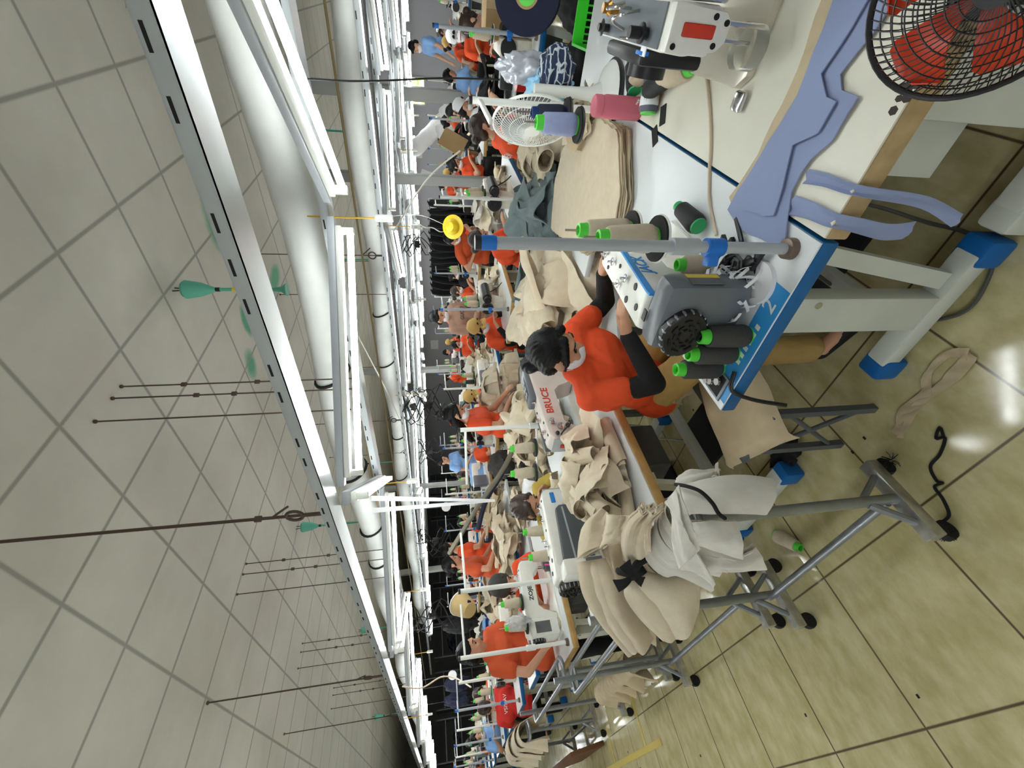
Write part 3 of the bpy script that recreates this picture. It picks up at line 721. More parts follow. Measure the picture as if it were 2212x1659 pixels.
# white extension boards behind the two tables
e1 = thing('extension_board', 'white board continuing the blue edged table under the stacked tan panels', 'board', (2.26, .4, 0))
MB().box(-.315, .315, -.7, .68, Z - .03, Z - .001, .003).obj('board', top_white, e1)
for (x, y) in ((-.27, -.62), (.27, -.62), (-.27, .6), (.27, .6)): MB().box(x - .02, x + .02, y - .02, y + .02, 0, Z - .03).obj('leg', leg_grey, e1)
J = machine_proto('sewing_machine', 'white sewing machine with blue stripe and grey motor box, nearest the camera', 'new', 'JACK')
J.location = (1.09, .60, Z); J.scale = (.80, 1, .87)
st = stand_proto('grey thread stand with blue clamps on the nearest blue edged table', .70, .29, 2, lt_grey, False, blue=True, bz=.235)
st.location = (.80, .37, Z); st.rotation_euler = (0, 0, .30)
cB = Proto(cone_proto('thread_cone', 'x', thread_b, green_p))
cK = Proto(cone_proto('thread_cone', 'x', thread_k, mat('emerald_core_plastic', (40, 170, 100), .4), .125, .029, .022))
cD = Proto(cone_proto('thread_cone', 'x', thread_d, green_p, .13, .029, .024))
c34, s34 = math.cos(.30), math.sin(.30)
for r, l in ((.125, 'beige thread cone nearest the camera, behind the grey pole of the thread stand'), (.27, 'beige thread cone on the farther plate of the near thread stand')):
    cB.put((.80 + r * c34, .37 + r * s34, Z + .273), .3, l, 'thread cones on the near stand', rot=(0, 0, 1))
for i, (x, y, l) in enumerate(((.775, .60, 'rightmost of three charcoal thread cones at the blue table corner'), (.785, .665, 'middle of three charcoal thread cones at the blue table corner'), (.805, .735, 'leftmost of three charcoal thread cones, beside the parts tray'))):
    cD.put((x + .01, y, Z + .004), i, l, 'charcoal thread cones at the table corner')
cK.put((1.12, .455, Z + .03), 0, 'black thread cone lying behind the pole of the near thread stand', rot=(PI / 2 - .05, 0, 1.5))
cB.put((1.0, .515, Z + .004), 0, 'beige thread cone standing among the black clips behind the near machine', scale=.92)
# white ribbon coil and black clips
k = MB()
for i in range(46):
    a = rnd.random() * 6.28; R_ = .02 + .035 * rnd.random(); cx, cy, cz = .875 + rnd.uniform(-.045, .05), .525 + rnd.uniform(-.045, .04), Z + .012 + .05 * rnd.random()
    ax = Vector((rnd.uniform(-1, 1), rnd.uniform(-1, 1), rnd.uniform(.1, 1.2))).normalized(); u = ax.orthogonal().normalized(); v = ax.cross(u)
    def fn(p, q, a=a, R_=R_, c=Vector((cx, cy, cz)), u=u, v=v, ax=ax):
        an = a + p * 4.6; P_ = c + (u * math.cos(an) + v * math.sin(an) * .8) * R_ * (1 + .2 * p) + ax * ((q - .5) * .008 + .01 * math.sin(3 * p)); P_.z = max(P_.z, Z + .004); return P_
    k.sheet(fn, 18, 1, .0008)
k.lathe([(.028, 0), (.052, 0), (.052, .012), (.028, .012)], 30, (.835, .475, Z + .001))
tag(k.obj('ribbon_coil', white_c, None, 60), 'tangled coil of narrow white ribbon on the blue edged table', 'ribbon')
k = MB()
for i in range(16):
    x, y = .93 + rnd.uniform(-.075, .06), .46 + rnd.uniform(-.035, .04); a = rnd.random() * 3
    k.box(-.03, .03, -.007, .007, 0, .012, .002, M=T(x, y, Z + .002 + .012 * (i % 3), a, rnd.uniform(-.3, .3), rnd.uniform(-.2, .2)))
for i in range(5):
    x, y = .93 + rnd.uniform(-.06, .05), .46 + rnd.uniform(-.03, .03); k.tube([(x + .02 * math.cos(q), y + .02 * math.sin(q), Z + .03 + .004 * q) for q in range(7)], .004, 5)
tag(k.obj('black_clip_heap', black_p, None, 40), 'heap of black clips and trimmings behind the white ribbon coil', 'trimmings', kind='stuff')
o = MB().box(-.05, .05, -.006, .006, 0, .006, .001).obj('black_tab', black_p); o.location = (.985, .40, Z + .006); o.rotation_euler = (0, -.12, 2.7); tag(o, 'black strip end lying on the periwinkle lining', 'strip')
cable('black_tape', curve([(.76, .70, Z + .004), (.735, .745, Z + .006), (.72, .77, .70), (.70, .78, .60)], 6), [.006] * 19, black_p, 'flat black tape drooping over the blue edge below the charcoal cones', 'tape')
# periwinkle lining in two layers, beige lining under it
def flat_piece(name, poly, z, th, m, label, cat, group=None, wob=.004, seed=1):
    b = MB(); n = len(poly); P_ = []
    dense = []
    for i in range(n):
        a, c = Vector(poly[i]), Vector(poly[(i + 1) % n]); K = max(1, int((c - a).length / .03))
        for q in range(K): dense.append(a.lerp(c, q / K) + Vector((.0035 * math.sin(9 * i + 5 * q + seed), .0035 * math.cos(7 * i + 4 * q + seed))))
    top = [b.b.verts.new((p.x, p.y, z + th)) for p in dense]; f = b.b.faces.new(top)
    r = bmesh.ops.triangulate(b.b, faces=[f])
    bmesh.ops.subdivide_edges(b.b, edges=b.b.edges[:], cuts=2, use_grid_fill=True)
    for v in b.b.verts: v.co.z += wob * (1 + noise.noise(Vector((v.co.x * 9, v.co.y * 9, seed))))
    r = bmesh.ops.extrude_face_region(b.b, geom=b.b.faces[:])
    for v in [g for g in r['geom'] if isinstance(g, bmesh.types.BMVert)]: v.co.z -= th
    return tag(b.obj(name, m, None, 60), label, cat, group)
flat_piece('lining_piece', [(1.075, .355), (1.04, .24), (1.03, .10), (1.05, -.05), (1.12, -.24), (.97, -.24), (.965, 0), (.985, .15), (1.0, .30), (1.02, .39)], Z, .002, beige3, 'thin beige lining showing along the edge of the periwinkle lining', 'cloth', wob=.001)
flat_piece('lining_piece', [(1.055, .385), (1.05, .33), (1.02, .24), (.995, .11), (1.0, .0), (1.05, -.15), (1.06, -.25), (.86, -.25), (.865, -.05), (.885, .03), (.905, .065), (.875, .085), (.835, .085), (.838, .16), (.868, .20), (.875, .27), (.845, .32), (.82, .37), (.90, .395), (1.0, .40)], Z + .003, .003, purple_c, 'long periwinkle lining piece spread along the cream table', 'cloth', 'periwinkle lining', wob=.002, seed=3)
flat_piece('lining_piece', [(.90, -.25), (.905, -.1), (.925, .02), (.945, .07), (.90, .10), (.87, .10), (.88, .155), (.925, .19), (.90, .27), (.88, .33), (.99, .36), (.97, .1), (.99, -.25)], Z + .009, .003, purple_c, 'upper layer of the periwinkle lining with the scooped edge', 'cloth', 'periwinkle lining', wob=.003, seed=8)
for i, (y, l_, wd, lab) in enumerate(((.225, .2, .028, 'longer curled periwinkle offcut hanging over the raw wooden edge'), (.285, .13, .04, 'shorter straight periwinkle offcut hanging over the raw wooden edge'))):
    pts = curve([(.86, y + .01, Z + .004), (.80, y, Z + .006), (.745, y - .004, Z + .004), (.722, y - .005, Z - .03), (.712, y + .005, Z - .03 - l_ * .6), (.69 if i == 0 else .71, y + (.03 if i == 0 else .0), Z - .03 - l_)], 5)
    m = MB().sheet(lambda u, v, pts=pts, wd=wd: tuple(Vector(pts[min(len(pts) - 1, int(u * (len(pts) - 1) + .5))]) + Vector((.003 * math.sin(9 * u + 5 * v), (v - .5) * wd * (1 - .3 * math.sin(u * 3)), .004 * math.sin(7 * v)))), 24, 4, .0015)
    tag(m.obj('lining_offcut', purple_c, None, 60), lab, 'cloth strip')
cable('drawcord', curve([(1.42, .10, Z + .006), (1.32, .19, Z + .005), (1.25, .265, Z + .005), (1.2, .335, Z + .005), (1.155, .39, Z + .005), (1.10, .43, Z + .005), (1.06, .455, Z + .006)], 6), .0045, cream_w, 'cream drawcord lying across the cream and white table tops', 'cord')
# ---------------------------------------------------------------- button machine on the cream table
t = thing('button_machine', 'white button sewing machine with a red badge on its face, seen end on', 'sewing machine', (1.1, .03, Z))
MB().prism([(.075, -.24), (.5, -.24), (.5, .075), (.47, .105), (.11, .105), (.075, .075)], .0, .022, 'XY', .004).obj('base_plate', mat('pale_steel_plate', (206, 200, 184), .3, .4), t)
MB().box(.06, .10, .105, .15, .004, .02, .006).obj('hinge', steel, t)
MB().prism([(-.043, .285), (.043, .285), (.046, .24), (.032, .165), (.015, .15), (-.02, .15), (-.036, .165)], .0, .03, 'YZ', .006).obj('face_plate', machine_white, t)
MB().prism([(.028, .285), (.40, .30), (.40, .022), (.27, .022), (.25, .17), (.028, .165)], -.045, .045, 'XZ', .008).obj('arm', machine_white, t)
MB().prism([(.035, .2855), (.40, .3005), (.40, .3035), (.035, .2885)], -.040, .040, 'XZ').obj('top_panel', machine_grey, t)
MB().box(-.004, .0, -.012, .012, .185, .258, .003).obj('red_badge', red_p, t)
m = MB()
for (y, z) in ((.03, .27), (-.026, .19), (.022, .178), (-.018, .162), (.0, .205)): m.cyl((-.002, y, z), (.004, y, z), .006, seg=12)
m.obj('screw_holes', dark_gap, t)
m = MB().cyl((.10, .018, .29), (.10, .018, .335), .012, seg=14).lathe([(.004, 0), (.02, .003), (.02, .008), (.004, .011)], 16, (.10, .018, .30)); m.obj('tension_knob', black_p, t)
MB().cyl((.30, -.015, .295), (.30, -.015, .34), .011, seg=14).lathe([(.01, 0), (.017, .004), (.01, .012)], 14, (.30, -.015, .318)).obj('brass_knob', mat('brass', (178, 130, 52), .3, .9), t)
MB().cyl((.34, .025, .295), (.34, .025, .33), .009, seg=12).lathe([(.009, 0), (.019, .004), (.009, .008)], 14, (.34, .025, .315)).obj('tension_knob', black_p, t)
MB().tube(curve([(.17, -.02, .29), (.16, -.01, .335), (.21, .005, .34), (.23, .02, .30)], 6), .0035).tube(curve([(.22, -.02, .29), (.21, -.02, .33), (.25, -.015, .345), (.26, -.03, .30)], 6), .004).tube(curve([(.16, .02, .29), (.14, .03, .315), (.19, .035, .32)], 6), .003).obj('thread_levers', steel, t)
MB().box(.02, .17, -.10, -.048, .16, .24, .006).cyl((.03, -.07, .16), (.03, -.07, .06), .006).cyl((.07, -.08, .2), (.02, -.12, .22), .005).obj('button_clamp_rods', steel, t)
MB().cyl((.03, .012, .15), (.03, .012, .075), .004, seg=8).cyl((.02, -.018, .15), (.02, -.018, .06), .005, seg=8).obj('needle_bar', steel, t)
MB().lathe([(.03, 0), (.045, .0), (.045, .04), (.03, .04)], 20, (.06, .02, .035)).obj('needle_guard', clear_p, t)
MB().box(.16, .42, .05, .085, .10, .27, .012).cyl((.26, .085, .20), (.26, .115, .20), .05, seg=24).obj('motor', black_p, t)
MB().box(.095, .125, .03, .06, .285, .287).obj('white_tag', paper, t, 0)
o = MB().box(-.02, .02, -.004, .004, 0, .018, .001).obj('blue_peg', blue_p, t); o.location = (.13, .055, .27)
# ---------------------------------------------------------------- small things behind the button machine
cB.put((1.74, .155, Z + .03), 0, 'beige thread cone lying behind the black side of the button machine', rot=(PI / 2, 0, 2.2), scale=.95)
cB.put((1.60, .165, Z + .03), 0, 'fat beige thread cone lying with its green hollow end toward the camera', rot=(PI / 2 + .1, 0, -PI / 2 + .3), scale=1.1)
cK.put((1.80, .235, Z + .03), 0, 'black thread cone lying next to the pink flask', rot=(PI / 2, 0, .9))
cK.put((1.66, .215, Z + .045), 0, 'black thread cone lying in front of the beige ones, green end facing the camera', rot=(PI / 2 + .15, 0, -1.1))
cV = Proto(cone_proto('thread_cone', 'x', thread_v, green_p, .13, .034, .028))
cN = Proto(cone_proto('thread_cone', 'x', thread_n, mat('navy_core_plastic', (20, 50, 110), .4), .115, .03, .024))
cG = cone_proto('thread_cone', 'grey labelled thread cone lying against the pink flask', mat('slate_thread', (92, 98, 112), .5, bump=.6, bscale=300), green_p, .12, .031, .026)
cG.location = (1.64, .275, Z + .031); cG.rotation_euler = (PI / 2, 0, .35)
MB().lathe([(.0325, .02), (.0285, .10)], 20).obj('paper_band', paper, cG)
fb = thing('flask', 'pink flask standing behind the lying thread cones', 'flask', (1.79, .29, Z))
MB().lathe([(.0, 0), (.037, 0), (.039, .005), (.039, .135), (.034, .15), (.0, .15)], 28).obj('body', pink_p, fb)
MB().lathe([(.035, .150), (.037, .152), (.037, .175), (.033, .18), (.0, .18)], 28).obj('lid', pink_p, fb)
text_obj('lettering', 'Love', .022, white_paint, T(-.034, -.0207, .03, -2.2) @ Matrix.Rotation(PI / 2, 4, 'X'), fb)
flat_piece('card_scrap', [(1.62, .20), (1.66, .19), (1.67, .25), (1.63, .26)], Z + .0005, .002, card_m, 'small cardboard scrap under the lying thread cones', 'card', wob=0)
for i, (x, y, l) in enumerate(((1.585, .268, 'black hook tape patch nearer the button machine'), (1.60, .335, 'black hook tape patch nearer the table joint'))):
    o = MB().box(-.018, .018, -.03, .03, 0, .002).obj('tape_patch', black_rub); o.location = (x, y, Z + .0005); o.rotation_euler = (0, 0, .5 + i * .3); tag(o, l, 'tape')
o = stand_proto('pale thread stand carrying the periwinkle and navy cones', .62, .30, 2, white_paint, True); o.location = (1.86, .315, Z); o.rotation_euler = (0, 0, PI)
cV.put((1.58, .315, Z + .303), 1, 'periwinkle thread cone on a black plate in front of the white fan'); cN.put((1.73, .315, Z + .303), 1, 'navy thread cone on the plate behind the periwinkle cone')
# ---------------------------------------------------------------- white desk fan with clothes hung behind it
fw = thing('desk_fan', 'white desk fan on the white board, turned toward the left', 'fan', (2.1, .30, Z))
MB().lathe([(0, .0), (.13, 0), (.135, .012), (.12, .02), (0, .02)], 30).obj('base_rim', black_p, fw)
MB().lathe([(.125, .019), (.11, .035), (.045, .06), (.026, .10), (.022, .16), (.022, .34), (0, .34)], 30).obj('pedestal', white_paint, fw)
def fan_head(root, M, R_, wires, wm, bm, blade_col, nbl=5, rings=5, depth=.08, blade_w=.75):
    b = MB()
    for (zz, rr) in ((0, R_),):
        b.tube([M @ Vector((R_ * math.cos(a), R_ * math.sin(a), zz)) for a in [k * 2 * PI / 48 for k in range(48)]], R_ * .035, 8, True)
    b.obj('cage_rim', wm, root)
    for side, nm in ((1, 'front_cage'), (-1, 'rear_cage')):
        g = MB()
        for k in range(wires):
            a0 = k * 2 * PI / wires
            pts = []
            for q in range(7):
                rr = R_ * (.18 + .82 * q / 6); a = a0 + .5 * (1 - q / 6)
                pts.append(M @ Vector((rr * math.cos(a), rr * math.sin(a), side * depth * (1 - (q / 6) ** 2.6))))
            g.tube(pts, R_ * .0075, 4)
        for j in range(1, rings + 1):
            f_ = j / (rings + 1); rr = R_ * (.18 + .82 * f_); zz = side * depth * (1 - f_ ** 2.6)
            g.tube([M @ Vector((rr * math.cos(a), rr * math.sin(a), zz)) for a in [q * 2 * PI / 40 for q in range(40)]], R_ * .008, 4, True)
        g.lathe([(0, side * depth - .003), (R_ * .19, side * depth - .003), (R_ * .19, side * depth + .003), (0, side * depth + .003)], 24, M=M)
        g.obj(nm, wm, root)
    for k in range(nbl):
        a0 = k * 2 * PI / nbl
        def fn(u, v, a0=a0):
            r_ = R_ * (.16 + .74 * u); wdt = (2 * PI / nbl) * blade_w * (.45 + .55 * u) * math.sin(min(1, (1.02 - u) * 6) * PI / 2)
            a = a0 + (v - .5) * wdt + .35 * u
            return M @ Vector((r_ * math.cos(a), r_ * math.sin(a), (v - .5) * depth * .75))
        MB().sheet(fn, 12, 6, .002).obj('blade', blade_col, root)
    MB().lathe([(0, depth * .5), (R_ * .12, depth * .45), (R_ * .17, depth * .2), (R_ * .17, -depth * .3), (0, -depth * .3)], 24, M=M).obj('hub', blade_col, root)
    MB().lathe([(R_ * .25, -depth * .5), (R_ * .28, -depth * 1.0), (R_ * .22, -depth * 2.0), (0, -depth * 2.1)], 24, M=M).obj('motor', bm, root)
def aim(loc, nrm):
    q = Vector(nrm).to_track_quat('Z', 'Y').to_matrix().to_4x4(); return Matrix.Translation(loc) @ q
fan_head(fw, aim((-.05, .11, .345), (-.70, .70, .05)), .165, 60, white_paint, white_paint, mat('grey_fan_blade', (120, 122, 126), .4), 3, 3, .04)
# black cage fan with orange blades, next to the camera
fb = thing('stand_fan', 'black cage fan with orange blades at the picture corner', 'fan', (.50, -.12, 0))
M_ = aim((.155, .06, .83), (-.70, .02, .62))
fan_head(fb, M_, .122, 64, black_p, black_p, mat('orange_fan_blade', (214, 62, 22), .35), 5, 7, .06, .8)
MB().lathe([(0, 0), (.15, 0), (.15, .012), (.04, .04), (.02, .05), (0, .05)], 30, (.1, .03, 0)).obj('base', black_p, fb)
MB().cyl((.1, .03, .03), (.12, .04, .64), .013).cyl((.12, .04, .64), (.21, .06, .765), .016).obj('pole', black_p, fb)
MB().cyl(M_ @ Vector((.02, .123, .0)), M_ @ Vector((.04, .123, 0)), .006).obj('yellow_clip', yel_p, fb)
# things hung behind the white fan
def blob_cloth(name, c, r, m, label, cat, seed, rough=.35, group=None, res=20):
    b = MB(); o = bmesh.ops.create_icosphere(b.b, subdivisions=4, radius=1)
    for v in b.b.verts:
        n = noise.noise(v.co * 2.2 + Vector((seed, 0, 0))) + .6 * noise.noise(v.co * 5 + Vector((0, seed, 0))) + .35 * abs(noise.noise(v.co * 9 + Vector((0, 0, seed))))
        v.co = Vector((v.co.x * r[0], v.co.y * r[1], v.co.z * r[2])) * (1 + rough * n)
        v.co += Vector(c)
    return tag(b.obj(name, m, None, 70), label, cat, group)
blob_cloth('plastic_bag', (2.28, .255, 1.10), (.05, .06, .12), mat('silver_bag', (186, 190, 198), .25, .3), 'silvery bag hung behind the white fan', 'bag', 3)
plaid = bpy.data.materials.new('navy_plaid'); plaid.use_nodes = True
nt = plaid.node_tree; tc = N(nt, 'ShaderNodeTexCoord'); bs = nt.nodes['Principled BSDF']; bs.inputs['Roughness'].default_value = .85
mxs = []
for ax in (0, 1):
    wv = N(nt, 'ShaderNodeTexWave'); wv.bands_direction = 'XZ'[ax]; wv.inputs['Scale'].default_value = 11; wv.inputs['Distortion'].default_value = 1.5
    nt.links.new(tc.outputs['Object'], wv.inputs[0]); r_ = N(nt, 'ShaderNodeValToRGB'); r_.color_ramp.elements[0].position = .86; r_.color_ramp.elements[1].position = .95; nt.links.new(wv.outputs['Fac'], r_.inputs[0]); mxs.append(r_.outputs[0])
ad = N(nt, 'ShaderNodeMixRGB', blend_type='LIGHTEN'); ad.inputs[0].default_value = 1; nt.links.new(mxs[0], ad.inputs[1]); nt.links.new(mxs[1], ad.inputs[2])
mx = N(nt, 'ShaderNodeMixRGB'); nt.links.new(ad.outputs[0], mx.inputs[0]); mx.inputs[1].default_value = lin((34, 48, 78)); mx.inputs[2].default_value = lin((190, 200, 206)); nt.links.new(mx.outputs[0], bs.inputs[0])
blob_cloth('plaid_hat', (2.17, .235, 1.0), (.075, .085, .07), plaid, 'navy plaid cloth hat hung behind the white fan', 'hat', 9, .25)
blob_cloth('plastic_bag', (2.24, .30, 1.0), (.05, .07, .09), mat('pale_blue_bag', (150, 202, 232), .3), 'pale blue plastic bag between the white fan and the plaid hat', 'bag', 5, .5)
o = MB().box(-.035, .035, -.035, .035, -.03, .03, .006).tube(curve([(0, 0, .03), (-.03, .01, .3), (-.2, .02, .62), (-.27, .02, .87)], 5), .004).obj('adapter_plug', black_p); o.location = (2.42, .32, 1.17); tag(o, 'square black adapter above the silvery bag', 'adapter')
# ---------------------------------------------------------------- stacked tan panels on the white board
base = [(1.80, .37), (1.63, .55), (1.60, .70), (1.95, .95), (2.50, 1.06), (2.54, .80), (2.50, .60), (2.25, .44), (2.05, .37)]
for i in range(8):
    r = random.Random(40 + i); k = 1 + .03 * r.uniform(-1, 1); cx, cy = 2.08, .68
    poly = [(cx + (x - cx) * k + r.uniform(-.016, .016), cy + (y - cy) * k + r.uniform(-.016, .016)) for x, y in base]
    flat_piece('tan_cloth', poly, Z + .001 + i * .0075, .005, (beige3, beige, beige3)[i % 3], 'tan cut cloth panel in the flat stack left of the white fan' if i < 7 else 'topmost tan cut panel of the flat stack left of the white fan', 'cloth panel', 'tan panels in the flat stack', .0028, i)
heap('satin_piece', 'crumpled beige satin piece between the flat stack and the white fan', 'beige satin pieces by the white fan', 2.22, .42, Z, .24, .09, .09, 9, [beige3, beige2], 12, ('crumple', 'arch', 'roll'), .62)
# ================================================================= PEOPLE
RAW = []
def raw(name, mb, m, parent, vox, sm=6):
    me = bpy.data.meshes.new(name); mb.b.to_mesh(me); mb.b.free(); me.materials.append(m)
    o = bpy.data.objects.new(name, me); COL.objects.link(o); o.parent = parent
    md = o.modifiers.new('r', 'REMESH'); md.mode = 'VOXEL'; md.voxel_size = vox; md.use_smooth_shade = True
    md = o.modifiers.new('s', 'SMOOTH'); md.iterations = sm; md.factor = .5
    RAW.append(o); return o
def bake_people():
    dg = bpy.context.evaluated_depsgraph_get()
    new = [(o, bpy.data.meshes.new_from_object(o.evaluated_get(dg))) for o in RAW]
    for o, me in new:
        old = o.data; nm = old.name; o.modifiers.clear(); o.data = me; bpy.data.meshes.remove(old); me.name = nm
        if nm.startswith(('shirt', 'trousers')):
            ns = [v.normal.copy() for v in me.vertices]; k = .010 if nm.startswith('shirt') else .007
            for v, n in zip(me.vertices, ns):
                p = v.co; q = noise.noise(Vector((p.x * 7, p.y * 7 + p.z * 5, p.z * 3.0))); q2 = 1 - abs(noise.noise(Vector((p.x * 13 + p.z * 6, p.y * 13, p.z * 9))) * 2)
                v.co = p + n * (k * q + k * .55 * max(0, q2 - .55))
        if nm.startswith('hair'):
            ns = [v.normal.copy() for v in me.vertices]; c = sum((v.co for v in me.vertices), Vector()) / len(me.vertices)
            for v, n in zip(me.vertices, ns):
                a = math.atan2(v.co.x - c.x, v.co.z - c.z + .05); v.co = v.co + n * (.0028 * math.sin(a * 46 + 3 * noise.noise(v.co * 30)) + .004 * noise.noise(v.co * 24))
        for p in me.polygons: p.use_smooth = True
def ik(a, b, l1, l2, pole):
    d = b - a; L_ = min(d.length, (l1 + l2) * .995); d.normalize(); b = a + d * L_
    x = (l1 * l1 - l2 * l2 + L_ * L_) / (2 * L_); h = math.sqrt(max(1e-6, l1 * l1 - x * x))
    p = pole - d * pole.dot(d); p.normalize()
    return a + d * x + p * h, b
def person(label, loc, face, sit=True, lean=.25, S=.95, seat=.45, shirt=orange_c, pants=black_c, hairm=hair_m, hair='bun', mask=True, cap=None, sleeves=None,
           hl=None, hr=None, hp=.35, hy=0., vox=.012, long_sleeve=False, skin_m=skin, text=None, text_back=False, group='people at work in the factory', bend=0., vis_legs=True, collar=False):
    """face: direction faced (radians, world). hl/hr: world positions of the left and right hand"""
    t = thing('person', label, 'person', (loc[0], loc[1], 0), face - PI / 2, group)
    Rz = Matrix.Rotation(-(face - PI / 2), 3, 'Z')
    def loc_(p): q = Rz @ Vector((p[0] - loc[0], p[1] - loc[1], 0)); return Vector((q.x, q.y, p[2]))
    pz = seat + .085 * S if sit else .86 * S
    d = Vector((0, math.sin(lean), math.cos(lean))); fw = Vector((0, math.cos(lean), -math.sin(lean)))
    P = Vector((0, 0, pz)); X = Vector((1, 0, 0))
    d2 = Vector((0, math.sin(lean + bend), math.cos(lean + bend)))
    W_ = P + d * .13 * S; C = W_ + d2 * .18 * S; Nk = C + d2 * .15 * S
    sh = {s: C + d2 * .105 * S + X * s * .165 * S for s in (-1, 1)}
    hd = Vector((0, math.sin(lean + bend + hp * .5), math.cos(lean + bend + hp * .5)))
    Hc = Nk + hd * .135 * S
    HM = Matrix.Translation(Hc) @ Matrix.Rotation(hy, 4, 'Z') @ Matrix.Rotation(-(lean + bend) * .6 - hp, 4, 'X')
    def H(x, y, z): return HM @ Vector((x * S, y * S, z * S))
    HR = HM.to_3x3().to_4x4()
    b = MB()
    b.ball(H(0, -.012, .025), (.073 * S, .09 * S, .088 * S), 18, HR).ball(H(0, .022, -.03), (.060 * S, .066 * S, .082 * S), 18, HR).ball(H(0, .045, -.085), (.036 * S, .033 * S, .028 * S), 12, HR)
    b.cap(H(0, .086, -.002), H(0, .1, -.034), .009 * S, .013 * S, 10).cap(H(-.036, .074, .022), H(.036, .074, .022), .012 * S, None, 10)
    for s in (-1, 1):
        b.ball(H(s * .074, -.005, -.015), (.012 * S, .022 * S, .032 * S), 10, HR); b.ball(H(s * .034, .07, -.035), (.024 * S, .016 * S, .02 * S), 10, HR)
    b.cap(H(-.018, .083, -.062), H(.018, .083, -.062), .007 * S, None, 8)
    b.cap(Nk - d2 * .02, Hc - hd * .05, .05 * S, .047 * S)
    # torso core
    b.cap(P - X * .07, P + X * .07, .10 * S).cap(W_ - X * .05, W_ + X * .05, .095 * S).cap(C - X * .08, C + X * .08, .10 * S).cap(P, C, .10 * S).cap(sh[-1] + X * .03, sh[1] - X * .03, .052 * S).cap(C, Nk, .075 * S, .05 * S)
    arms = {}
    for s, hh in ((-1, hl), (1, hr)):
        if hh is None: tgt = Vector((s * .10, .34, .83)) if sit else Vector((s * .17, .24, .92))
        elif hh == 'down': tgt = sh[s] + Vector((s * .06, .06, -.47 * S))
        else: tgt = loc_(hh)
        el, wr = ik(sh[s], tgt, .262 * S, .235 * S, Vector((s * .75, -.35, -.9)))
        arms[s] = (sh[s], el, wr)
        b.cap(sh[s], el, .046 * S, .037 * S).cap(el, wr, .037 * S, .025 * S)
        f = (wr - el).normalized()
        hv = (f + Vector((0, .25, -.15))).normalized(); sd = hv.cross(Vector((0, 0, 1)))
        sd = sd.normalized() if sd.length > .1 else Vector((1, 0, 0)); up = sd.cross(hv)
        pm = wr + hv * .05 * S
        b.cap(wr, pm - sd * .02 * S, .023 * S, .02 * S, 10).cap(wr, pm + sd * .02 * S, .023 * S, .02 * S, 10).cap(pm - sd * .024 * S + hv * .03 * S, pm + sd * .024 * S + hv * .03 * S, .0165 * S, None, 10)
        for k, (o_, ln, cu) in enumerate(((-.030, .060, .25), (-.010, .070, .2), (.011, .066, .25), (.031, .052, .35))):
            k0 = pm + sd * o_ * S + hv * .035 * S; k1 = k0 + (hv - up * cu).normalized() * ln * .55 * S; k2 = k1 + (hv - up * (cu + .75)).normalized() * ln * .5 * S
            b.cap(k0, k1, .0095 * S, .0085 * S, 8).cap(k1, k2, .0085 * S, .007 * S, 8)
        ts = -s * sd if sd.x * s > 0 else s * sd
        th0 = wr + hv * .025 * S + ts * .024 * S; th1 = th0 + (ts * .6 + hv * .8 - up * .2).normalized() * .036 * S; th2 = th1 + (hv + ts * .1 - up * .3).normalized() * .03 * S
        b.cap(th0, th1, .012 * S, .010 * S, 8).cap(th1, th2, .010 * S, .008 * S, 8)
    legs = {}
    for s in (-1, 1):
        hip = P + X * s * .085 * S
        if sit: kn = Vector((s * .13, .40 * S, seat + .09)); an = Vector((s * .13, .42 * S, .09))
        else: kn = Vector((s * .095, .03, .46 * S)); an = Vector((s * .10, -.02 + .05 * s, .085))
        legs[s] = (hip, kn, an)
        b.cap(hip, kn, .072 * S, .05 * S).cap(kn, an, .047 * S, .033 * S).cap(an - Vector((0, 0, .045)), an + Vector((0, .12, -.055)), .034, .026)
    raw('body', b, skin_m, t, vox)
    # shirt
    g = MB()
    g.cap(P - X * .075 + d * .0, P + X * .075, .118 * S).cap(W_ - X * .06, W_ + X * .06, .112 * S).cap(C - X * .085, C + X * .085, .116 * S).cap(P, C, .115 * S).cap(sh[-1] + X * .035 * S, sh[1] - X * .035 * S, .064 * S).cap(C, Nk - d2 * .03 * S, .10 * S, .066 * S)
    if not sit: g.cap(P - X * .07 - Vector((0, 0, .08)), P + X * .07 - Vector((0, 0, .08)), .122 * S)
    for s in (-1, 1):
        a, e, w_ = arms[s]
        if long_sleeve: g.cap(a, e, .064 * S, .052 * S).cap(e, e.lerp(w_, .92), .05 * S, .036 * S)
        else: g.cap(a, a.lerp(e, .52), .062 * S, .057 * S)
    if collar: g.cap(Nk - X * .04, Nk + X * .04, .058 * S)
    raw('shirt', g, shirt, t, vox)
    if sleeves:
        for s in (-1, 1):
            a, e, w_ = arms[s]; g = MB().cap(a.lerp(e, .74), e, .047 * S, .045 * S).cap(e, e.lerp(w_, .93), .045 * S, .033 * S); raw('arm_cover', g, sleeves, t, vox * .8, 3)
    g = MB().cap(P - X * .075 - d * .02, P + X * .075 - d * .02, .112 * S)
    for s in (-1, 1):
        hip, kn, an = legs[s]; g.cap(hip, kn, .092 * S, .068 * S).cap(kn, an + Vector((0, 0, .02)), .066 * S, .055 * S)
    raw('trousers', g, pants, t, vox)
    for s in (-1, 1):
        an = legs[s][2]; raw('shoe', MB().cap(an + Vector((0, -.02, -.053)), an + Vector((0, .13, -.06)), .036, .03), black_rub, t, .008, 2)
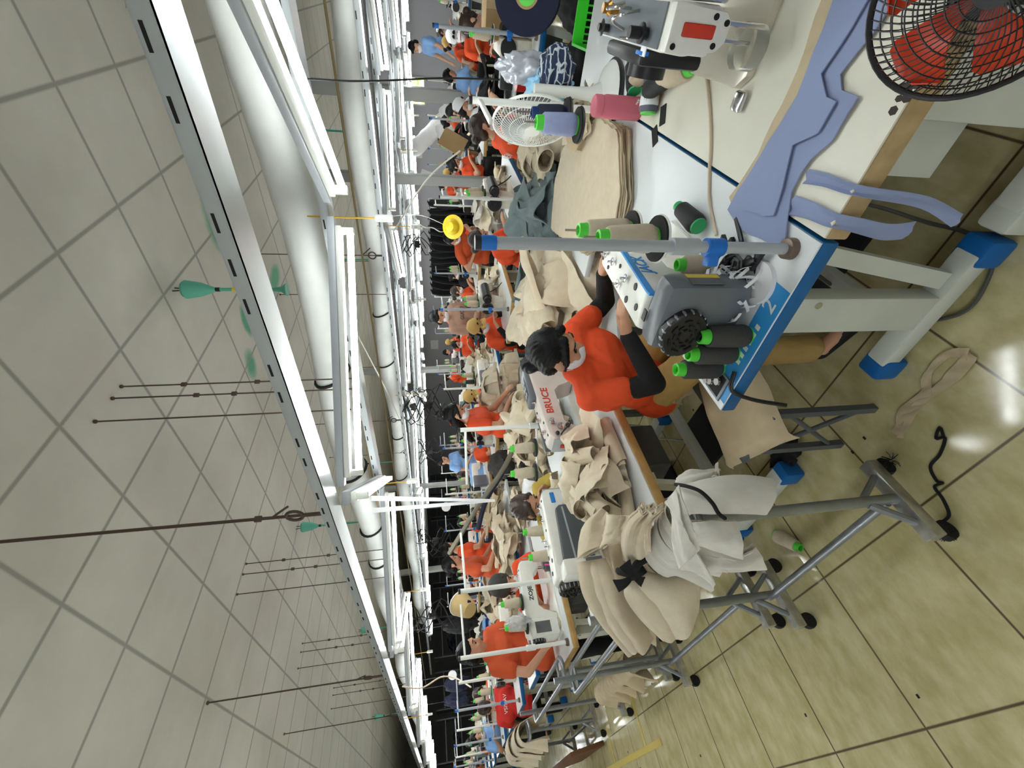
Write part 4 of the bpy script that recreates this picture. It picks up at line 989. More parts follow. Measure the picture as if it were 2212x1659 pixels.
    # face
    for s in (-1, 1):
        e = MB().ball(H(s * .031, .0735, -.004), (.0145 * S, .007 * S, .0065 * S), 10, HR).obj('eye', mat('eye_dark', (28, 20, 18), .2), t)
        MB().tube([H(s * .014, .085, .022), H(s * .032, .084, .028), H(s * .05, .072, .022)], .0032 * S, 5).obj('eyebrow', hairm, t)
    if mask:
        mk = MB().ball(H(0, .042, -.06), (.063 * S, .064 * S, .052 * S), 20, HR).ball(H(0, .092, -.04), (.02 * S, .02 * S, .024 * S), 10, HR); mo = raw('face_mask', mk, mat('white_face_mask', (226, 226, 230), .8), t, .006, 4)
        for s in (-1, 1): MB().tube([H(s * .056, .05, -.04), H(s * .072, .02, -.02), H(s * .078, -.012, .0), H(s * .076, -.012, -.04), H(s * .056, .035, -.085)], .0016 * S, 4).obj('mask_loop', white_c, mo)
    h = MB().ball(H(0, -.026, .042), (.083 * S, .092 * S, .084 * S), 20, HR).ball(H(0, -.055, -.02), (.074 * S, .052 * S, .07 * S), 16, HR)
    if hair != 'short':
        for s in (-1, 1): h.cap(H(s * .03, .055, .082), H(s * .07, .035, .02), .018 * S, .014 * S).cap(H(s * .07, .035, .02), H(s * .074, .005, -.04), .014 * S, .012 * S)
    else:
        for s in (-1, 1): h.cap(H(s * .02, .062, .078), H(s * .066, .03, .035), .02 * S, .014 * S)
    if hair == 'bun': h.ball(H(0, -.125, -.01), .042 * S, 14).ball(H(0, -.10, .0), .035 * S, 12)
    elif hair == 'tail': h.cap(H(0, -.10, .0), H(0, -.15, -.06), .03 * S, .034 * S).cap(H(0, -.15, -.06), H(0, -.145, -.24), .034 * S, .018 * S)
    elif hair == 'long': h.cap(H(-.05, -.06, -.02), H(-.05, -.09, -.27), .045 * S, .03 * S).cap(H(.05, -.06, -.02), H(.05, -.09, -.27), .045 * S, .03 * S).cap(H(0, -.07, -.05), H(0, -.10, -.30), .05 * S, .03 * S)
    raw('hair', h, hairm, t, min(vox, .009), 4)
    if cap:
        kind, cm, ctext = cap
        c = MB()
        if kind == 'cap':
            c.lathe([(.094 * S, .02 * S), (.096 * S, .05 * S), (.085 * S, .1 * S), (.045 * S, .135 * S), (.0, .142 * S)], 26, (0, -.018 * S, 0), M=HM)
            c.sheet(lambda u, v: tuple(HM @ Vector(((u - .5) * .15 * S, (.06 + .075 * v * (1 - (2 * u - 1) ** 2 * .35)) * S, (.035 - .02 * v - .02 * (2 * u - 1) ** 2) * S))), 10, 4, .004)
        elif kind == 'beanie': c.lathe([(.092 * S, -.01 * S), (.098 * S, .0), (.099 * S, .05 * S), (.088 * S, .1 * S), (.05 * S, .136 * S), (0, .145 * S)], 26, (0, -.02 * S, 0), M=HM)
        co = c.obj('cap', cm, t, 60)
        if ctext: text_obj('cap_lettering', ctext, .032, dk_txt, HM @ T(0, .083 * S, .065 * S, PI) @ Matrix.Rotation(PI / 2 - .25, 4, 'X'), co)
    if text:
        sg = -1 if text_back else 1
        ctr = C + d2 * .0 + fw * sg * .121 * S
        zx = d2; xx = X if text_back else -X; ny = zx.cross(xx) * -1
        Mt = Matrix((( xx.x, zx.x, (xx.cross(zx)).x, ctr.x), (xx.y, zx.y, (xx.cross(zx)).y, ctr.y), (xx.z, zx.z, (xx.cross(zx)).z, ctr.z), (0, 0, 0, 1)))
        text_obj('shirt_lettering', text[0], text[1], text[2], Mt, t)
    return t
dn = -PI / 2; up_ = PI / 2
# the seamstress in front
person('woman in orange shirt and black sleeves sewing at the nearest machine', (1.365, 1.285), math.radians(-106), lean=.36, S=.97, seat=.475, pants=khaki_c, sleeves=black_c, hair='bun', hl=(1.56, .84, .84), hr=(1.215, .905, .845), hp=.78, hy=.10, vox=.0065, collar=True)
person('woman in a mustard blouse bending over the machine with two beige cones', (1.52, 2.80), math.radians(-100), lean=.62, shirt=yellow_c, hairm=hair_b, hair='tail', hl=(1.62, 2.5, .82), hr=(1.40, 2.45, .82), hp=.30, vox=.008, long_sleeve=True)
person('woman in orange with a dark knitted hat and white mask', (1.46, 3.86), math.radians(-95), lean=.42, hairm=hair_b, hair='tail', hl=(1.50, 3.42, .84), hr=(1.22, 3.42, .84), hp=.30, cap=('beanie', char_c, None), vox=.008)
person('man in orange polo shirt standing at the trolleys, without a mask', (1.0, 3.80), math.radians(-62), sit=False, lean=.10, S=.93, shirt=orange2_c, hair='short', mask=False, hl=(1.15, 3.46, .82), hr=(.90, 3.46, .84), hp=.30, hy=.35, vox=.009, collar=True, group='people at work in the factory')
person('woman in an orange shirt seen from behind the white desk fan', (4.02, 1.05), math.radians(-65), lean=.30, hairm=hair_b, hair='bun', hp=.45, hl=(4.3, .75, .95), hr=(4.02, .68, .95), text=('NEW', .09, white_paint), text_back=True, vox=.010)
person('woman in orange with brown hair and a mask behind the grey teal heap', (3.92, 1.98), math.radians(-88), lean=.33, hairm=hair_b, hair='bun', hp=.35, vox=.010)
person('man in brown jersey standing before the grey wall', (4.62, 3.18), math.radians(-105), sit=False, lean=.06, S=1.0, shirt=brown_c, hair='short', hp=.5, long_sleeve=True, text=('GUCCI', .07, dk_txt), vox=.010, hl=(4.66, 2.95, .98), hr=(4.45, 2.95, .98))
person('worker in orange and black sleeves with a tan cap behind the old white machine', (3.98, 3.06), math.radians(-100), lean=.42, sleeves=black_c, hp=.45, cap=('cap', mat('tan_cap', (186, 150, 84), .8), None), vox=.011)
person('man in dark orange shirt bending down beside the yellow hat', (5.95, 2.9), math.radians(-125), sit=False, lean=.25, bend=.55, shirt=orange2_c, hair='short', hp=.5, vox=.012)
person('woman with long black hair in orange, head down, beyond the beige heaps', (2.72, 3.12), math.radians(-60), sit=False, lean=.22, S=.95, hair='long', hp=.65, vox=.010, hl=(2.95, 2.9, .88), hr=(2.75, 2.82, .88), text=('A', .05, white_paint), text_back=True)
person('woman in a red shirt far behind the long haired woman', (5.2, 5.7), math.radians(-80), sit=False, lean=.2, S=.98, shirt=red_c, hair='bun', mask=False, hp=.5, vox=.013)
person('tiny figure in orange by the far wall, left of the black tangle', (10.3, 9.4), math.radians(-60), lean=.2, hp=.3, vox=.016)
person('worker in a light blue shirt seen from behind near the hanging tapes', (4.55, 6.42), math.radians(60), lean=.25, shirt=blue_c, hairm=hair_b, hair='bun', mask=False, text=('TSAN', .075, dk_txt), text_back=True, vox=.012)
person('man with black hair in blue behind the grey fabric bag', (5.2, 6.95), math.radians(-80), sit=False, lean=.1, S=.98, shirt=blue_c, hair='short', mask=False, hp=.4, vox=.013)
person('woman in orange standing sideways, left of the white hanging tapes', (2.86, 5.95), math.radians(-20), sit=False, lean=.12, S=.98, hair='bun', mask=False, hp=.35, vox=.012)
person('dark haired worker in orange turned away, in front of the other orange shirts', (2.26, 5.15), math.radians(-35), sit=False, lean=.15, S=.98, shirt=orange2_c, hair='bun', mask=False, hp=.35, vox=.011)
person('worker in a red shirt with white letters at the left blue tables', (1.14, 6.38), math.radians(80), lean=.35, shirt=red_c, hairm=hair_b, hair='bun', mask=False, text=('VSIS AV', .06, white_paint), text_back=True, vox=.011)
person('worker in blue with a black mask at the far left blue table', (1.2, 8.75), math.radians(-95), lean=.2, shirt=blue_c, hair='bun', hp=.2, vox=.012, sleeves=None)
person('man in blue shirt walking far back at the top right', (11.6, 1.02), math.radians(120), sit=False, lean=.1, S=1.13, shirt=blue_c, hair='short', hp=.3, vox=.016)
person('man in light blue shirt sitting beside the heap of black cloth', (8.75, 1.3), math.radians(-50), lean=.25, shirt=blue_c, hair='short', mask=False, hp=.4, vox=.012)
person('worker in orange with white cap and white mask at the top right', (7.35, .55), math.radians(-170), lean=.2, hair='short', hp=.3, cap=('cap', white_c, 'SPORT'), vox=.012)
person('worker in light blue partly cut by the picture edge, beside the cardboard box', (5.5, .12), math.radians(120), lean=.35, shirt=blue_c, hairm=hair_b, hair='bun', mask=False, hp=.3, vox=.012)
person('worker in white cap with dark lettering left of the white fan', (6.2, 1.35), math.radians(-70), lean=.35, shirt=white_c, hair='short', hp=.4, cap=('cap', white_c, 'SPORT'), vox=.012)
person('worker in a red orange shirt with white mask before the fabric rolls', (7.75, 1.6), math.radians(-100), lean=.2, shirt=orange2_c, hair='bun', hp=.35, vox=.013)
person('worker in orange and black looking down, left of the farthest fabric roll', (7.6, 2.35), math.radians(-110), lean=.3, hair='bun', hp=.45, vox=.013)
person('figure in a purple shirt behind the tangle of plugs', (11.0, 9.0), math.radians(-60), lean=.25, shirt=purpl_c, hair='short', mask=False, vox=.016)
person('worker in black and orange at the rail of black clothes', (7.95, 4.55), math.radians(-100), lean=.3, shirt=black_c, hair='bun', hp=.4, vox=.013)
bake_people()
# ================================================================= TROLLEYS AND THE BUNDLES ON THEM
def rack(x, y0, y1, label, top=.80, half=.065, e=.10):
    t = thing('garment_trolley', label, 'trolley', (x, y0, 0), group='grey pipe trolleys along the aisle'); L_ = y1 - y0
    for yy in (0, L_):
        fbar = MB().box(-.14, .14, yy - .022, yy + .022, .062, .105, .003).obj('foot_bar', galv_d, t)
        for sx in (-1, 1):
            c = MB().lathe([(.008, -.012), (.03, -.012), (.032, 0), (.03, .012), (.008, .012)], 20, (sx * .12, yy, .032), 'Y').box(sx * .12 - .015, sx * .12 + .015, yy - .02, yy + .02, .045, .063, .004).obj('caster', black_rub, fbar)
        pst = MB().cyl((0, yy, .10), (0, yy, top + .14 if yy else top), .017, seg=16).obj('post', galv, t)
        b = MB()
        for sx in (-1, 1): b.cyl((sx * .085, yy, .105), (sx * .012, yy, .215), .011, seg=8)
        b.cyl((-.085, yy, .103), (-.01, yy, .21), .011, seg=8); b.obj('brace', galv, t)
    MB().cyl((-.01, 0, .145), (-.01, L_, .145), .014, seg=14).obj('bottom_rail', galv, t)
    pts = []
    y_a, y_b = -e, L_ + e - .05
    for k in range(13): a = PI * k / 12; pts.append((half * math.cos(a), y_b + half * math.sin(a), top))
    for k in range(13): a = PI + PI * k / 12; pts.append((half * math.cos(a), y_a + half * math.sin(a), top))
    MB().tube(pts, .014, 10, True).obj('top_loop', galv, t)
    MB().cyl((-half, 0, top), (half, 0, top), .010).cyl((-half, L_, top), (half, L_, top), .010).obj('cross_bar', galv, t)
    return t
rack(.555, 1.10, 1.86, 'grey pipe trolley nearest the camera, under the off-white bundle', top=.835, half=.05, e=.0)
rack(.615, 2.04, 3.06, 'grey pipe trolley in the middle, half hidden by the beige bundle', top=.77)
rack(.70, 3.30, 4.40, 'grey pipe trolley with empty loops beside the standing man', top=.82)
rack(.70, 5.35, 6.5, 'trolley at the left picture edge under folded beige cloth', top=.78)
def drape(name, label, group, x, y, z, w_, lL, lR, m, seed, half=.075, flare=.06, twist=0., cat='garment bundle', spread=.25, nu=34):
    r = random.Random(seed); ph = r.uniform(0, 6); fq = r.uniform(2.2, 4.2); amp = r.uniform(.014, .03); kx = r.uniform(.2, .5)
    Lt = lL + lR + PI * half * .9
    def fn(u, v):
        s = u * Lt
        if s < lL: q = (lL - s) / max(lL, .01); X_ = -half - flare * q ** 1.2 * lL / .35; Z_ = -(lL - s) * .985; side = -1; h = (lL - s)
        elif s > Lt - lR: h = s - (Lt - lR); q = h / max(lR, .01); X_ = half + flare * q ** 1.2 * lR / .35; Z_ = -h * .985; side = 1
        else:
            a = PI * (s - lL) / (Lt - lL - lR); X_ = -half * math.cos(a); Z_ = half * .75 * math.sin(a); q = 0; h = 0; side = 0
        yv = (v - .5) * w_ * (1 + spread * q)
        wv = amp * (.35 + 1.6 * q) * math.sin(fq * PI * v + ph + u * 1.4) + .012 * noise.noise(Vector((u * 5 + seed, v * 4, 0)))
        return (X_ + (wv if side else 0) * (1 if side < 0 else 1), yv + twist * q * h + kx * .05 * q * math.sin(5 * v + ph), Z_ + (abs(wv) if not side else 0) + .01 * noise.noise(Vector((v * 5, u * 3, seed))))
    o = MB().sheet(fn, nu, 16, .004).obj(name, m, None, 60); o.location = (x, y, z)
    return tag(o, label, cat, group)
# every lobe of the two bundles: world points along its two long edges, swept into folded layers
FANS = {'A1':[[(0.658,1.086,0.834),(0.641,1.038,0.821),(0.631,0.997,0.743),(0.616,0.983,0.657),(0.597,0.983,0.581)],[(0.549,1.067,0.874),(0.539,1.027,0.865),(0.521,1.003,0.824),(0.508,0.998,0.739),(0.495,0.993,0.667)]],'A1b':[[(0.72,1.13,0.785),(0.725,1.103,0.752),(0.718,1.096,0.699),(0.713,1.087,0.65)],[(0.663,1.095,0.827),(0.648,1.069,0.805),(0.645,1.059,0.77),(0.652,1.043,0.722)]],'ridge':[[(0.663,1.165,0.842),(0.632,1.159,0.824),(0.585,1.206,0.828),(0.541,1.259,0.827),(0.496,1.298,0.816)],[(0.658,1.086,0.833),(0.551,1.072,0.868),(0.525,1.09,0.865),(0.506,1.143,0.834),(0.489,1.172,0.819)]],'A2':[[(0.544,1.075,0.88),(0.523,1.047,0.854),(0.51,1.031,0.803),(0.501,1.024,0.749)],[(0.503,1.133,0.839),(0.475,1.113,0.822),(0.448,1.103,0.782),(0.427,1.1,0.735)]],'A3':[[(0.514,1.161,0.822),(0.472,1.168,0.776),(0.455,1.164,0.71),(0.471,1.147,0.638)],[(0.485,1.271,0.834),(0.462,1.247,0.761),(0.448,1.231,0.68),(0.44,1.223,0.586)]],'A4':[[(0.543,1.247,0.83),(0.493,1.235,0.846),(0.456,1.217,0.817),(0.414,1.201,0.784)],[(0.5,1.146,0.835),(0.465,1.149,0.829),(0.434,1.161,0.814),(0.403,1.183,0.795)]],'A5':[[(0.667,1.185,0.836),(0.652,1.216,0.815),(0.631,1.25,0.796)],[(0.64,1.131,0.83),(0.622,1.164,0.824),(0.6,1.198,0.819)]],'B2':[[(0.776,1.865,0.744),(0.661,1.781,0.797),(0.592,1.763,0.835),(0.502,1.791,0.789),(0.433,1.85,0.705)],[(0.691,1.727,0.673),(0.65,1.679,0.713),(0.606,1.631,0.656),(0.551,1.608,0.598),(0.467,1.697,0.601)]],'B2b':[[(0.701,1.787,0.769),(0.637,1.737,0.751),(0.553,1.734,0.685),(0.478,1.735,0.648)],[(0.67,1.714,0.703),(0.624,1.667,0.656),(0.579,1.641,0.606),(0.553,1.629,0.582)]],'B1c':[[(0.752,1.367,0.842),(0.743,1.451,0.867),(0.74,1.575,0.851),(0.729,1.754,0.79)],[(0.711,1.321,0.773),(0.694,1.375,0.807),(0.679,1.493,0.774),(0.659,1.653,0.712)]],'B1a':[[(0.826,1.887,0.947),(0.921,1.887,0.912),(0.994,1.873,0.861),(1.044,1.845,0.764)],[(0.838,1.794,0.835),(0.875,1.798,0.819),(0.93,1.793,0.799),(0.984,1.787,0.762)]],'B1b':[[(0.799,1.746,0.882),(0.854,1.731,0.846),(0.926,1.682,0.817)],[(0.787,1.674,0.808),(0.831,1.642,0.78),(0.859,1.604,0.747)]],'B3':[[(0.828,1.93,0.934),(0.694,1.939,0.946),(0.568,1.959,0.893),(0.452,2.01,0.798)],[(0.807,1.873,0.791),(0.682,1.859,0.783),(0.568,1.866,0.781),(0.458,1.916,0.714)]],'B3b':[[(0.865,1.892,0.813),(0.773,1.866,0.805),(0.697,1.864,0.798)],[(0.842,1.814,0.76),(0.758,1.818,0.778),(0.68,1.828,0.787)]]}
for k_ in FANS:        # nearer to or farther from the aisle along the line of the trolley rails
    f_ = .975 if k_[0] == 'A' else .82
    FANS[k_] = [[(x * f_, y * f_, HC - (HC - z) * f_) for x, y, z in e_] for e_ in FANS[k_]]
def catm(P_, t):
    n = len(P_) - 1; x = min(max(t, 0), .9999) * n; i = int(x); f = x - i
    a, b, c, d = Vector(P_[max(i - 1, 0)]), Vector(P_[i]), Vector(P_[i + 1]), Vector(P_[min(i + 2, n)])
    return .5 * ((2 * b) + (c - a) * f + (2 * a - 5 * b + 4 * c - d) * f * f + (3 * b - a - 3 * c + d) * f ** 3)
OUT = Vector((-.72, -.5, .48)).normalized()
def lobe(key, label, group, m, layers, seed, bulge=.02, amp=.006, fq=2.5, gap=.011, grow=1., th=.004, shrink=.03):
    L_, R_ = FANS[key]
    for k in range(layers):
        r = random.Random(seed * 17 + k); ph, f2, j0, j1, sk = r.uniform(0, 6), fq * r.uniform(.8, 1.3), r.uniform(0, .04), r.uniform(.93, 1.0) if k < layers - 1 else 1., r.uniform(-.03, .03)
        off = -(layers - 1 - k) * gap; sg = r.uniform(0, 9)
        def fn(u, v):
            t = j0 * (1 if k < layers - 1 else 0) + u * (j1 - j0)
            a, b = catm(L_, t), catm(R_, t); vv = v * (1 - shrink * (layers - 1 - k)) + .5 * shrink * (layers - 1 - k)
            p = a.lerp(b, vv)
            n = (catm(L_, min(t + .05, 1)) - catm(L_, max(t - .05, 0))).cross(b - a)
            n = n.normalized() if n.length > 1e-8 else OUT
            if n.dot(OUT) < 0: n = -n
            n = (n * .75 + OUT * .5).normalized()
            g_ = 1 + grow * u
            h = bulge * math.sin(PI * vv) + amp * g_ * math.sin(f2 * PI * 2 * vv + ph + 1.3 * u) + .008 * noise.noise(Vector((u * 3.2 + sg, vv * 2.6, seed + k))) + .003 * noise.noise(Vector((u * 11 + sg, vv * 9, seed)))
            return p + n * (h + off) + (b - a) * sk * u
        tag(MB().sheet(fn, 30, 18, th).obj('garment_part', m[k % len(m)], None, 60), label, 'garment part', group)
lab = 'off-white cut garment part folded over the near end of the nearest trolley'; gp = 'off-white parts on the nearest trolley'
lobe('A1b', lab, gp, [offwhite], 2, 1, .01, .004, 1.5); lobe('A3', lab, gp, [offwhite], 3, 3, .012, .003, 1.2, shrink=.0); lobe('A2', lab, gp, [offwhite], 2, 2, .018, .003, 1.)
lobe('A4', lab, gp, [offwhite], 1, 4, .012, .003, 1.); lobe('A5', lab, gp, [offwhite], 2, 5, .02, .004, 1.5); lobe('ridge', lab, gp, [offwhite], 2, 6, .022, .004, 1.3, gap=.014); lobe('A1', lab, gp, [offwhite], 2, 7, .022, .004, 1.1)
o = MB().tube(curve([(.634, 1.026, .873), (.590, .968, .884), (.554, .941, .871), (.516, .939, .857), (.492, .953, .845), (.487, .973, .82)], 8), .0055).obj('tie_strip', black_c, None); tag(o, 'black tie strip around the off-white bundle', 'tie strip')
for i in range(2): drape('garment_part', lab, gp, .555, 1.17 + .07 * i, .84 + .006 * i, .13, .10, .24, offwhite, 60 + i, .075, .03, 0, 'garment part')
lab = 'beige cut garment part in the big bundle tied with black ribbon'; gp = 'beige parts in the tied bundle'
lobe('B3b', lab, gp, [beige, beige2], 3, 16, .02, .008, 1.5); lobe('B1a', lab, gp, [beige2, beige, beige2], 5, 13, .015, .006, 1.2, gap=.014, shrink=.05); lobe('B1b', lab, gp, [beige2, beige], 3, 14, .015, .006, 1.2)
lobe('B1c', lab, gp, [beige2, beige], 6, 12, .02, .012, 3.0, gap=.012, grow=-.4); lobe('B3', lab, gp, [beige2, beige, beige2], 5, 15, .03, .008, 1.4, gap=.013); lobe('B2', lab, gp, [beige2, beige, beige2], 6, 11, .035, .007, 1.2, gap=.013, grow=1.2); lobe('B2b', lab, gp, [beige2], 2, 17, .03, .005, 1.0)
for i in range(6): drape('garment_part', lab, gp, .575, 1.42 + .08 * i, .835, .14, .10, .26, beige, 130 + i, .08, .03, 0, 'garment part', spread=.3)
bw = thing('ribbon_bow', 'black ribbon bow knotted around the beige bundle', 'ribbon', (.522, 1.362, .950))
MB().ball((0, 0, 0), (.016, .018, .018), 12).obj('knot', black_c, bw)
ex = Vector((.68, -.73, 0)); ez = Vector((0, 0, 1)); eo = Vector((-.7, -.65, .3)).normalized()
for (a, l_) in ((2.0, .065), (.55, .05), (-2.1, .06), (-1.0, .045)):
    dr = ex * math.cos(a) + ez * math.sin(a); pd = ex * -math.sin(a) + ez * math.cos(a)
    MB().sheet(lambda u, v, dr=dr, pd=pd, l_=l_: dr * u * l_ + pd * (v - .5) * .034 * (.35 + u) + eo * (.012 * math.sin(u * 3.4) + .004), 8, 4, .003).obj('loop', black_c, bw)
MB().tube(curve([(0, 0, 0), (.018, -.035, -.012), (.03, -.045, -.05), (.035, -.01, -.10)], 6), .013).tube(curve([(0, 0, 0), (.03, .04, .02), (.06, .10, .0)], 6), .011).obj('band', black_c, bw)
for i in range(5): drape('garment_part', 'folded beige garment part on the trolley at the left picture edge', 'beige parts at the left picture edge', .70, 5.5 + .22 * i, .80 + .02 * (i % 2), .34, .22, .24, beige if i % 2 else beige2, 200 + i, .085 + .01 * i, .04, 0, 'garment part')
for i in range(3): drape('garment_part', 'grey beige garment part hanging low on the trolley beside the standing man', 'parts on the trolley beside the standing man', .70, 3.45 + .3 * i, .30, .3, .12, .14, beige3, 230 + i, .07, .05, 0, 'garment part')
o = MB().box(-.02, .02, -.55, .55, 0, .36, .004).obj('cardboard_sheet', mat('dark_brown_board', (112, 76, 46), .7, var=.1, scale=4)); o.location = (.52, 6.0, .02); o.rotation_euler = (0, -.12, 0); tag(o, 'dark brown cardboard sheet leaning at the left picture edge', 'cardboard')
# ================================================================= THE SECOND AND THIRD TABLES OF THE NEAR ROW
t_wood = Proto(table_proto('sewing_table', 'x', 1.2, .56, top_white, wood_edge, leg_grey, mat('blue_rubber_foot', (0, 96, 168), .5), drawer=False, group='sewing tables along the aisle'))
t_wood.put((1.335, 1.645, 0), 0, 'wood edged sewing table under the big heap of beige pieces')
t_wood.put((1.335, 2.215, 0), 0, 'wood edged sewing table under the machine of the mustard blouse woman')
t_wood.put((1.36, 3.29, 0), 0, 'wood edged sewing table under the machine of the dark hat woman')
Bm = machine_proto('sewing_machine', 'warm grey sewing machine with red lettering behind the seamstress', 'warm', 'BRUCE'); Bm.location = (1.60, 1.68, Z); Bm.rotation_euler = (0, 0, PI); Bm.scale = (1.05, 1, .9)
Ym = machine_proto('sewing_machine', 'white sewing machine with dark back cover in front of the mustard blouse woman', 'pad'); Ym.location = (1.05, 2.10, Z); Ym.scale = (.98, 1, .90)
Zm = machine_proto('sewing_machine', 'white sewing machine with dark lettering in front of the dark hat woman', 'plain', 'ZOJE'); Zm.location = (1.16, 3.22, Z); Zm.scale = (1.0, 1, .86)
s_ = stand_proto('white thread stand between the camera and the mustard blouse woman', .70, .34, 2, white_paint, bz=.12); s_.location = (.95, 2.40, Z); s_.rotation_euler = (0, 0, .12)
for k, (r_, l) in enumerate(((.15, 'beige thread cone nearer the aisle on the stand before the mustard blouse woman'), (.32, 'beige thread cone covering the mouth of the mustard blouse woman'))):
    cB.put((.95 + r_ * math.cos(.12), 2.40 + r_ * math.sin(.12), Z + .155), k, l)
s_ = stand_proto('white thread stand at the aisle end of the dark hat woman table', .70, .34, 2, white_paint, bz=.22); s_.location = (.82, 3.09, Z); s_.rotation_euler = (0, 0, .25)
for k, (r_, l) in enumerate(((.15, 'beige thread cone on the near plate in front of the dark hat woman'), (.32, 'beige thread cone on the far plate in front of the dark hat woman'))):
    cB.put((.82 + r_ * math.cos(.25), 3.09 + r_ * math.sin(.25), Z + .255), k, l)
s_ = stand_proto('white thread stand beyond the big heap, with two cones by the warm grey machine', .66, .30, 2, white_paint, bz=.20); s_.location = (1.62, 1.86, Z); s_.rotation_euler = (0, 0, 2.2)
for k, (r_, l) in enumerate(((.13, 'beige thread cone nearer the warm grey machine on its stand'), (.28, 'beige thread cone farther from the warm grey machine on its stand'))):
    cB.put((1.62 + r_ * math.cos(2.2), 1.86 + r_ * math.sin(2.2), Z + .235), k, l)
cB.put((.96, 3.16, Z + .004), 0, 'beige thread cone standing on the dark hat woman table')
blob_cloth('plastic_bag', (.98, 3.10, 1.06), (.04, .06, .08), bag_p, 'clear plastic bag tied to the stand of the dark hat woman', 'bag', 15, .4)
o = MB().box(-.05, .05, -.03, .03, 0, .05, .008).box(-.035, .035, -.02, .02, .05, .06, .004).obj('stapler_box', dark_grey); o.location = (1.35, 3.10, Z); tag(o, 'dark grey box with a pink ribbon at the edge of the dark hat woman table', 'box')
cable('pink_ribbon', curve([(1.33, 3.07, Z + .05), (1.30, 3.02, Z + .01), (1.26, 3.0, Z - .08), (1.24, 3.0, Z - .16)], 6), .006, mat('magenta_ribbon', (204, 40, 130), .6), 'magenta ribbon hanging from the dark hat woman table', 'ribbon')
heap('cloth_piece', 'pale beige cut piece in the big heap on the wood edged table', 'beige pieces in the big heap', 1.06, 1.62, Z, .31, .26, .17, 42, [beige2, beige2, beige], 21, ('roll', 'arch', 'crumple', 'roll', 'arch'), .72, flat=.5)
heap('cloth_piece', 'small beige piece lying beside the warm grey machine', 'beige pieces beside the warm grey machine', 1.62, 1.98, Z, .25, .12, .14, 12, [beige2, beige], 22, ('roll', 'arch', 'crumple'), .7)
heap('cloth_piece', 'beige strip left of the thread cones of the mustard blouse woman', 'beige strips on the mustard blouse table', 1.50, 2.36, Z, .2, .09, .06, 7, [beige2, beige], 27, ('flat', 'roll', 'arch'), .6)
# tan cloth over the stool, stool
sl = thing('stool', 'dark steel stool under the tan cloth panel', 'stool', (.98, 1.09, 0))
MB().box(-.17, .48, -.12, .12, .425, .45, .004).obj('seat', dark_grey, sl)
for (x, y) in ((-.13, -.10), (-.13, .10), (.42, -.10), (.42, .10)): MB().box(x - .012, x + .012, y - .012, y + .012, 0, .425).obj('leg', dark_grey, sl)
for sx in (-.13, .42): MB().cyl((sx, -.10, .05), (sx, .10, .36), .009).cyl((sx, .10, .05), (sx, -.10, .36), .009).obj('cross_brace', dark_grey, sl)
def clf(u, v):
    x = .24 - u * .46; y = (v - .5) * (.32 + .04 * u); z = .462 + .006 * math.sin(9 * u + 4 * v)
    if x < -.19: z -= (-.19 - x) * .9; x = -.19 - (-.19 - x) * .45
    if abs(y) > .135: z -= (abs(y) - .135) * .8
    if u < .12: z += .02 * math.sin(v * 14) + .01
    return (x, y, z + .004 * noise.noise(Vector((u * 8, v * 8, 3))))
o = MB().sheet(clf, 26, 20, .003).obj('tan_cloth', beige3, None, 60); o.location = (.99, 1.08, 0); o.rotation_euler = (0, 0, -.35); tag(o, 'tan cloth panel laid over the stool beside the blue table corner', 'cloth panel')
o = MB().sheet(lambda u, v: (.0 + (u - .5) * .09, .0 + (v - .5) * .18, .05 + .035 * math.sin(u * 6) + .02 * math.sin(v * 9)), 12, 14, .004).obj('cloth_roll', beige3, None, 60); o.location = (1.20, 1.20, .44); o.rotation_euler = (.4, .5, .7); tag(o, 'rolled tan cloth edge beside the khaki knees', 'cloth')
blob_cloth('black_cloth', (.97, 1.41, .035), (.05, .085, .03), black_c, 'black cloth scrap fallen on the floor behind the stool', 'cloth scrap', 31, .45)
# ================================================================= THINGS ON THE FLOOR
def ribbon_floor(name, pts, wd, m, label, seed):
    P_ = curve(pts, 8)
    def fn(u, v):
        i = min(len(P_) - 2, int(u * (len(P_) - 1))); a, b = P_[i], P_[i + 1]; d = (b - a).normalized(); n = Vector((-d.y, d.x, 0)); p = a.lerp(b, u * (len(P_) - 1) - i)
        return tuple(p + n * (v - .5) * wd * (1 + .3 * math.sin(u * 9 + seed)) + Vector((0, 0, .003 + .006 * abs(math.sin(u * 17 + v * 2)))))
    return tag(MB().sheet(fn, 40, 4, .0015).obj(name, m, None, 60), label, 'cloth strip')
ribbon_floor('cloth_strip', [(.76, .665, 0), (.80, .70, 0), (.80, .78, 0), (.76, .84, 0), (.77, .93, 0), (.72, 1.0, 0)], .028, beige3, 'beige cloth strip snaking over the floor tiles', 2)
ribbon_floor('cloth_strip', [(.75, .66, 0), (.745, .76, 0), (.755, .88, 0), (.735, 1.0, 0)], .03, beige3, 'straighter beige cloth strip lying along the snaking one', 6)
cable('black_yarn', curve([(.64, .90, .004), (.665, .885, .006), (.65, .92, .004), (.635, .90, .004), (.61, .95, .004), (.60, 1.0, .005), (.56, 1.02, .004), (.545, 1.01, .006), (.55, 1.04, .004), (.51, 1.05, .004), (.47, 1.07, .006), (.46, 1.09, .02)], 6), .0045, black_c, 'black knotted yarn trailing along the floor to the trolley caster', 'yarn')
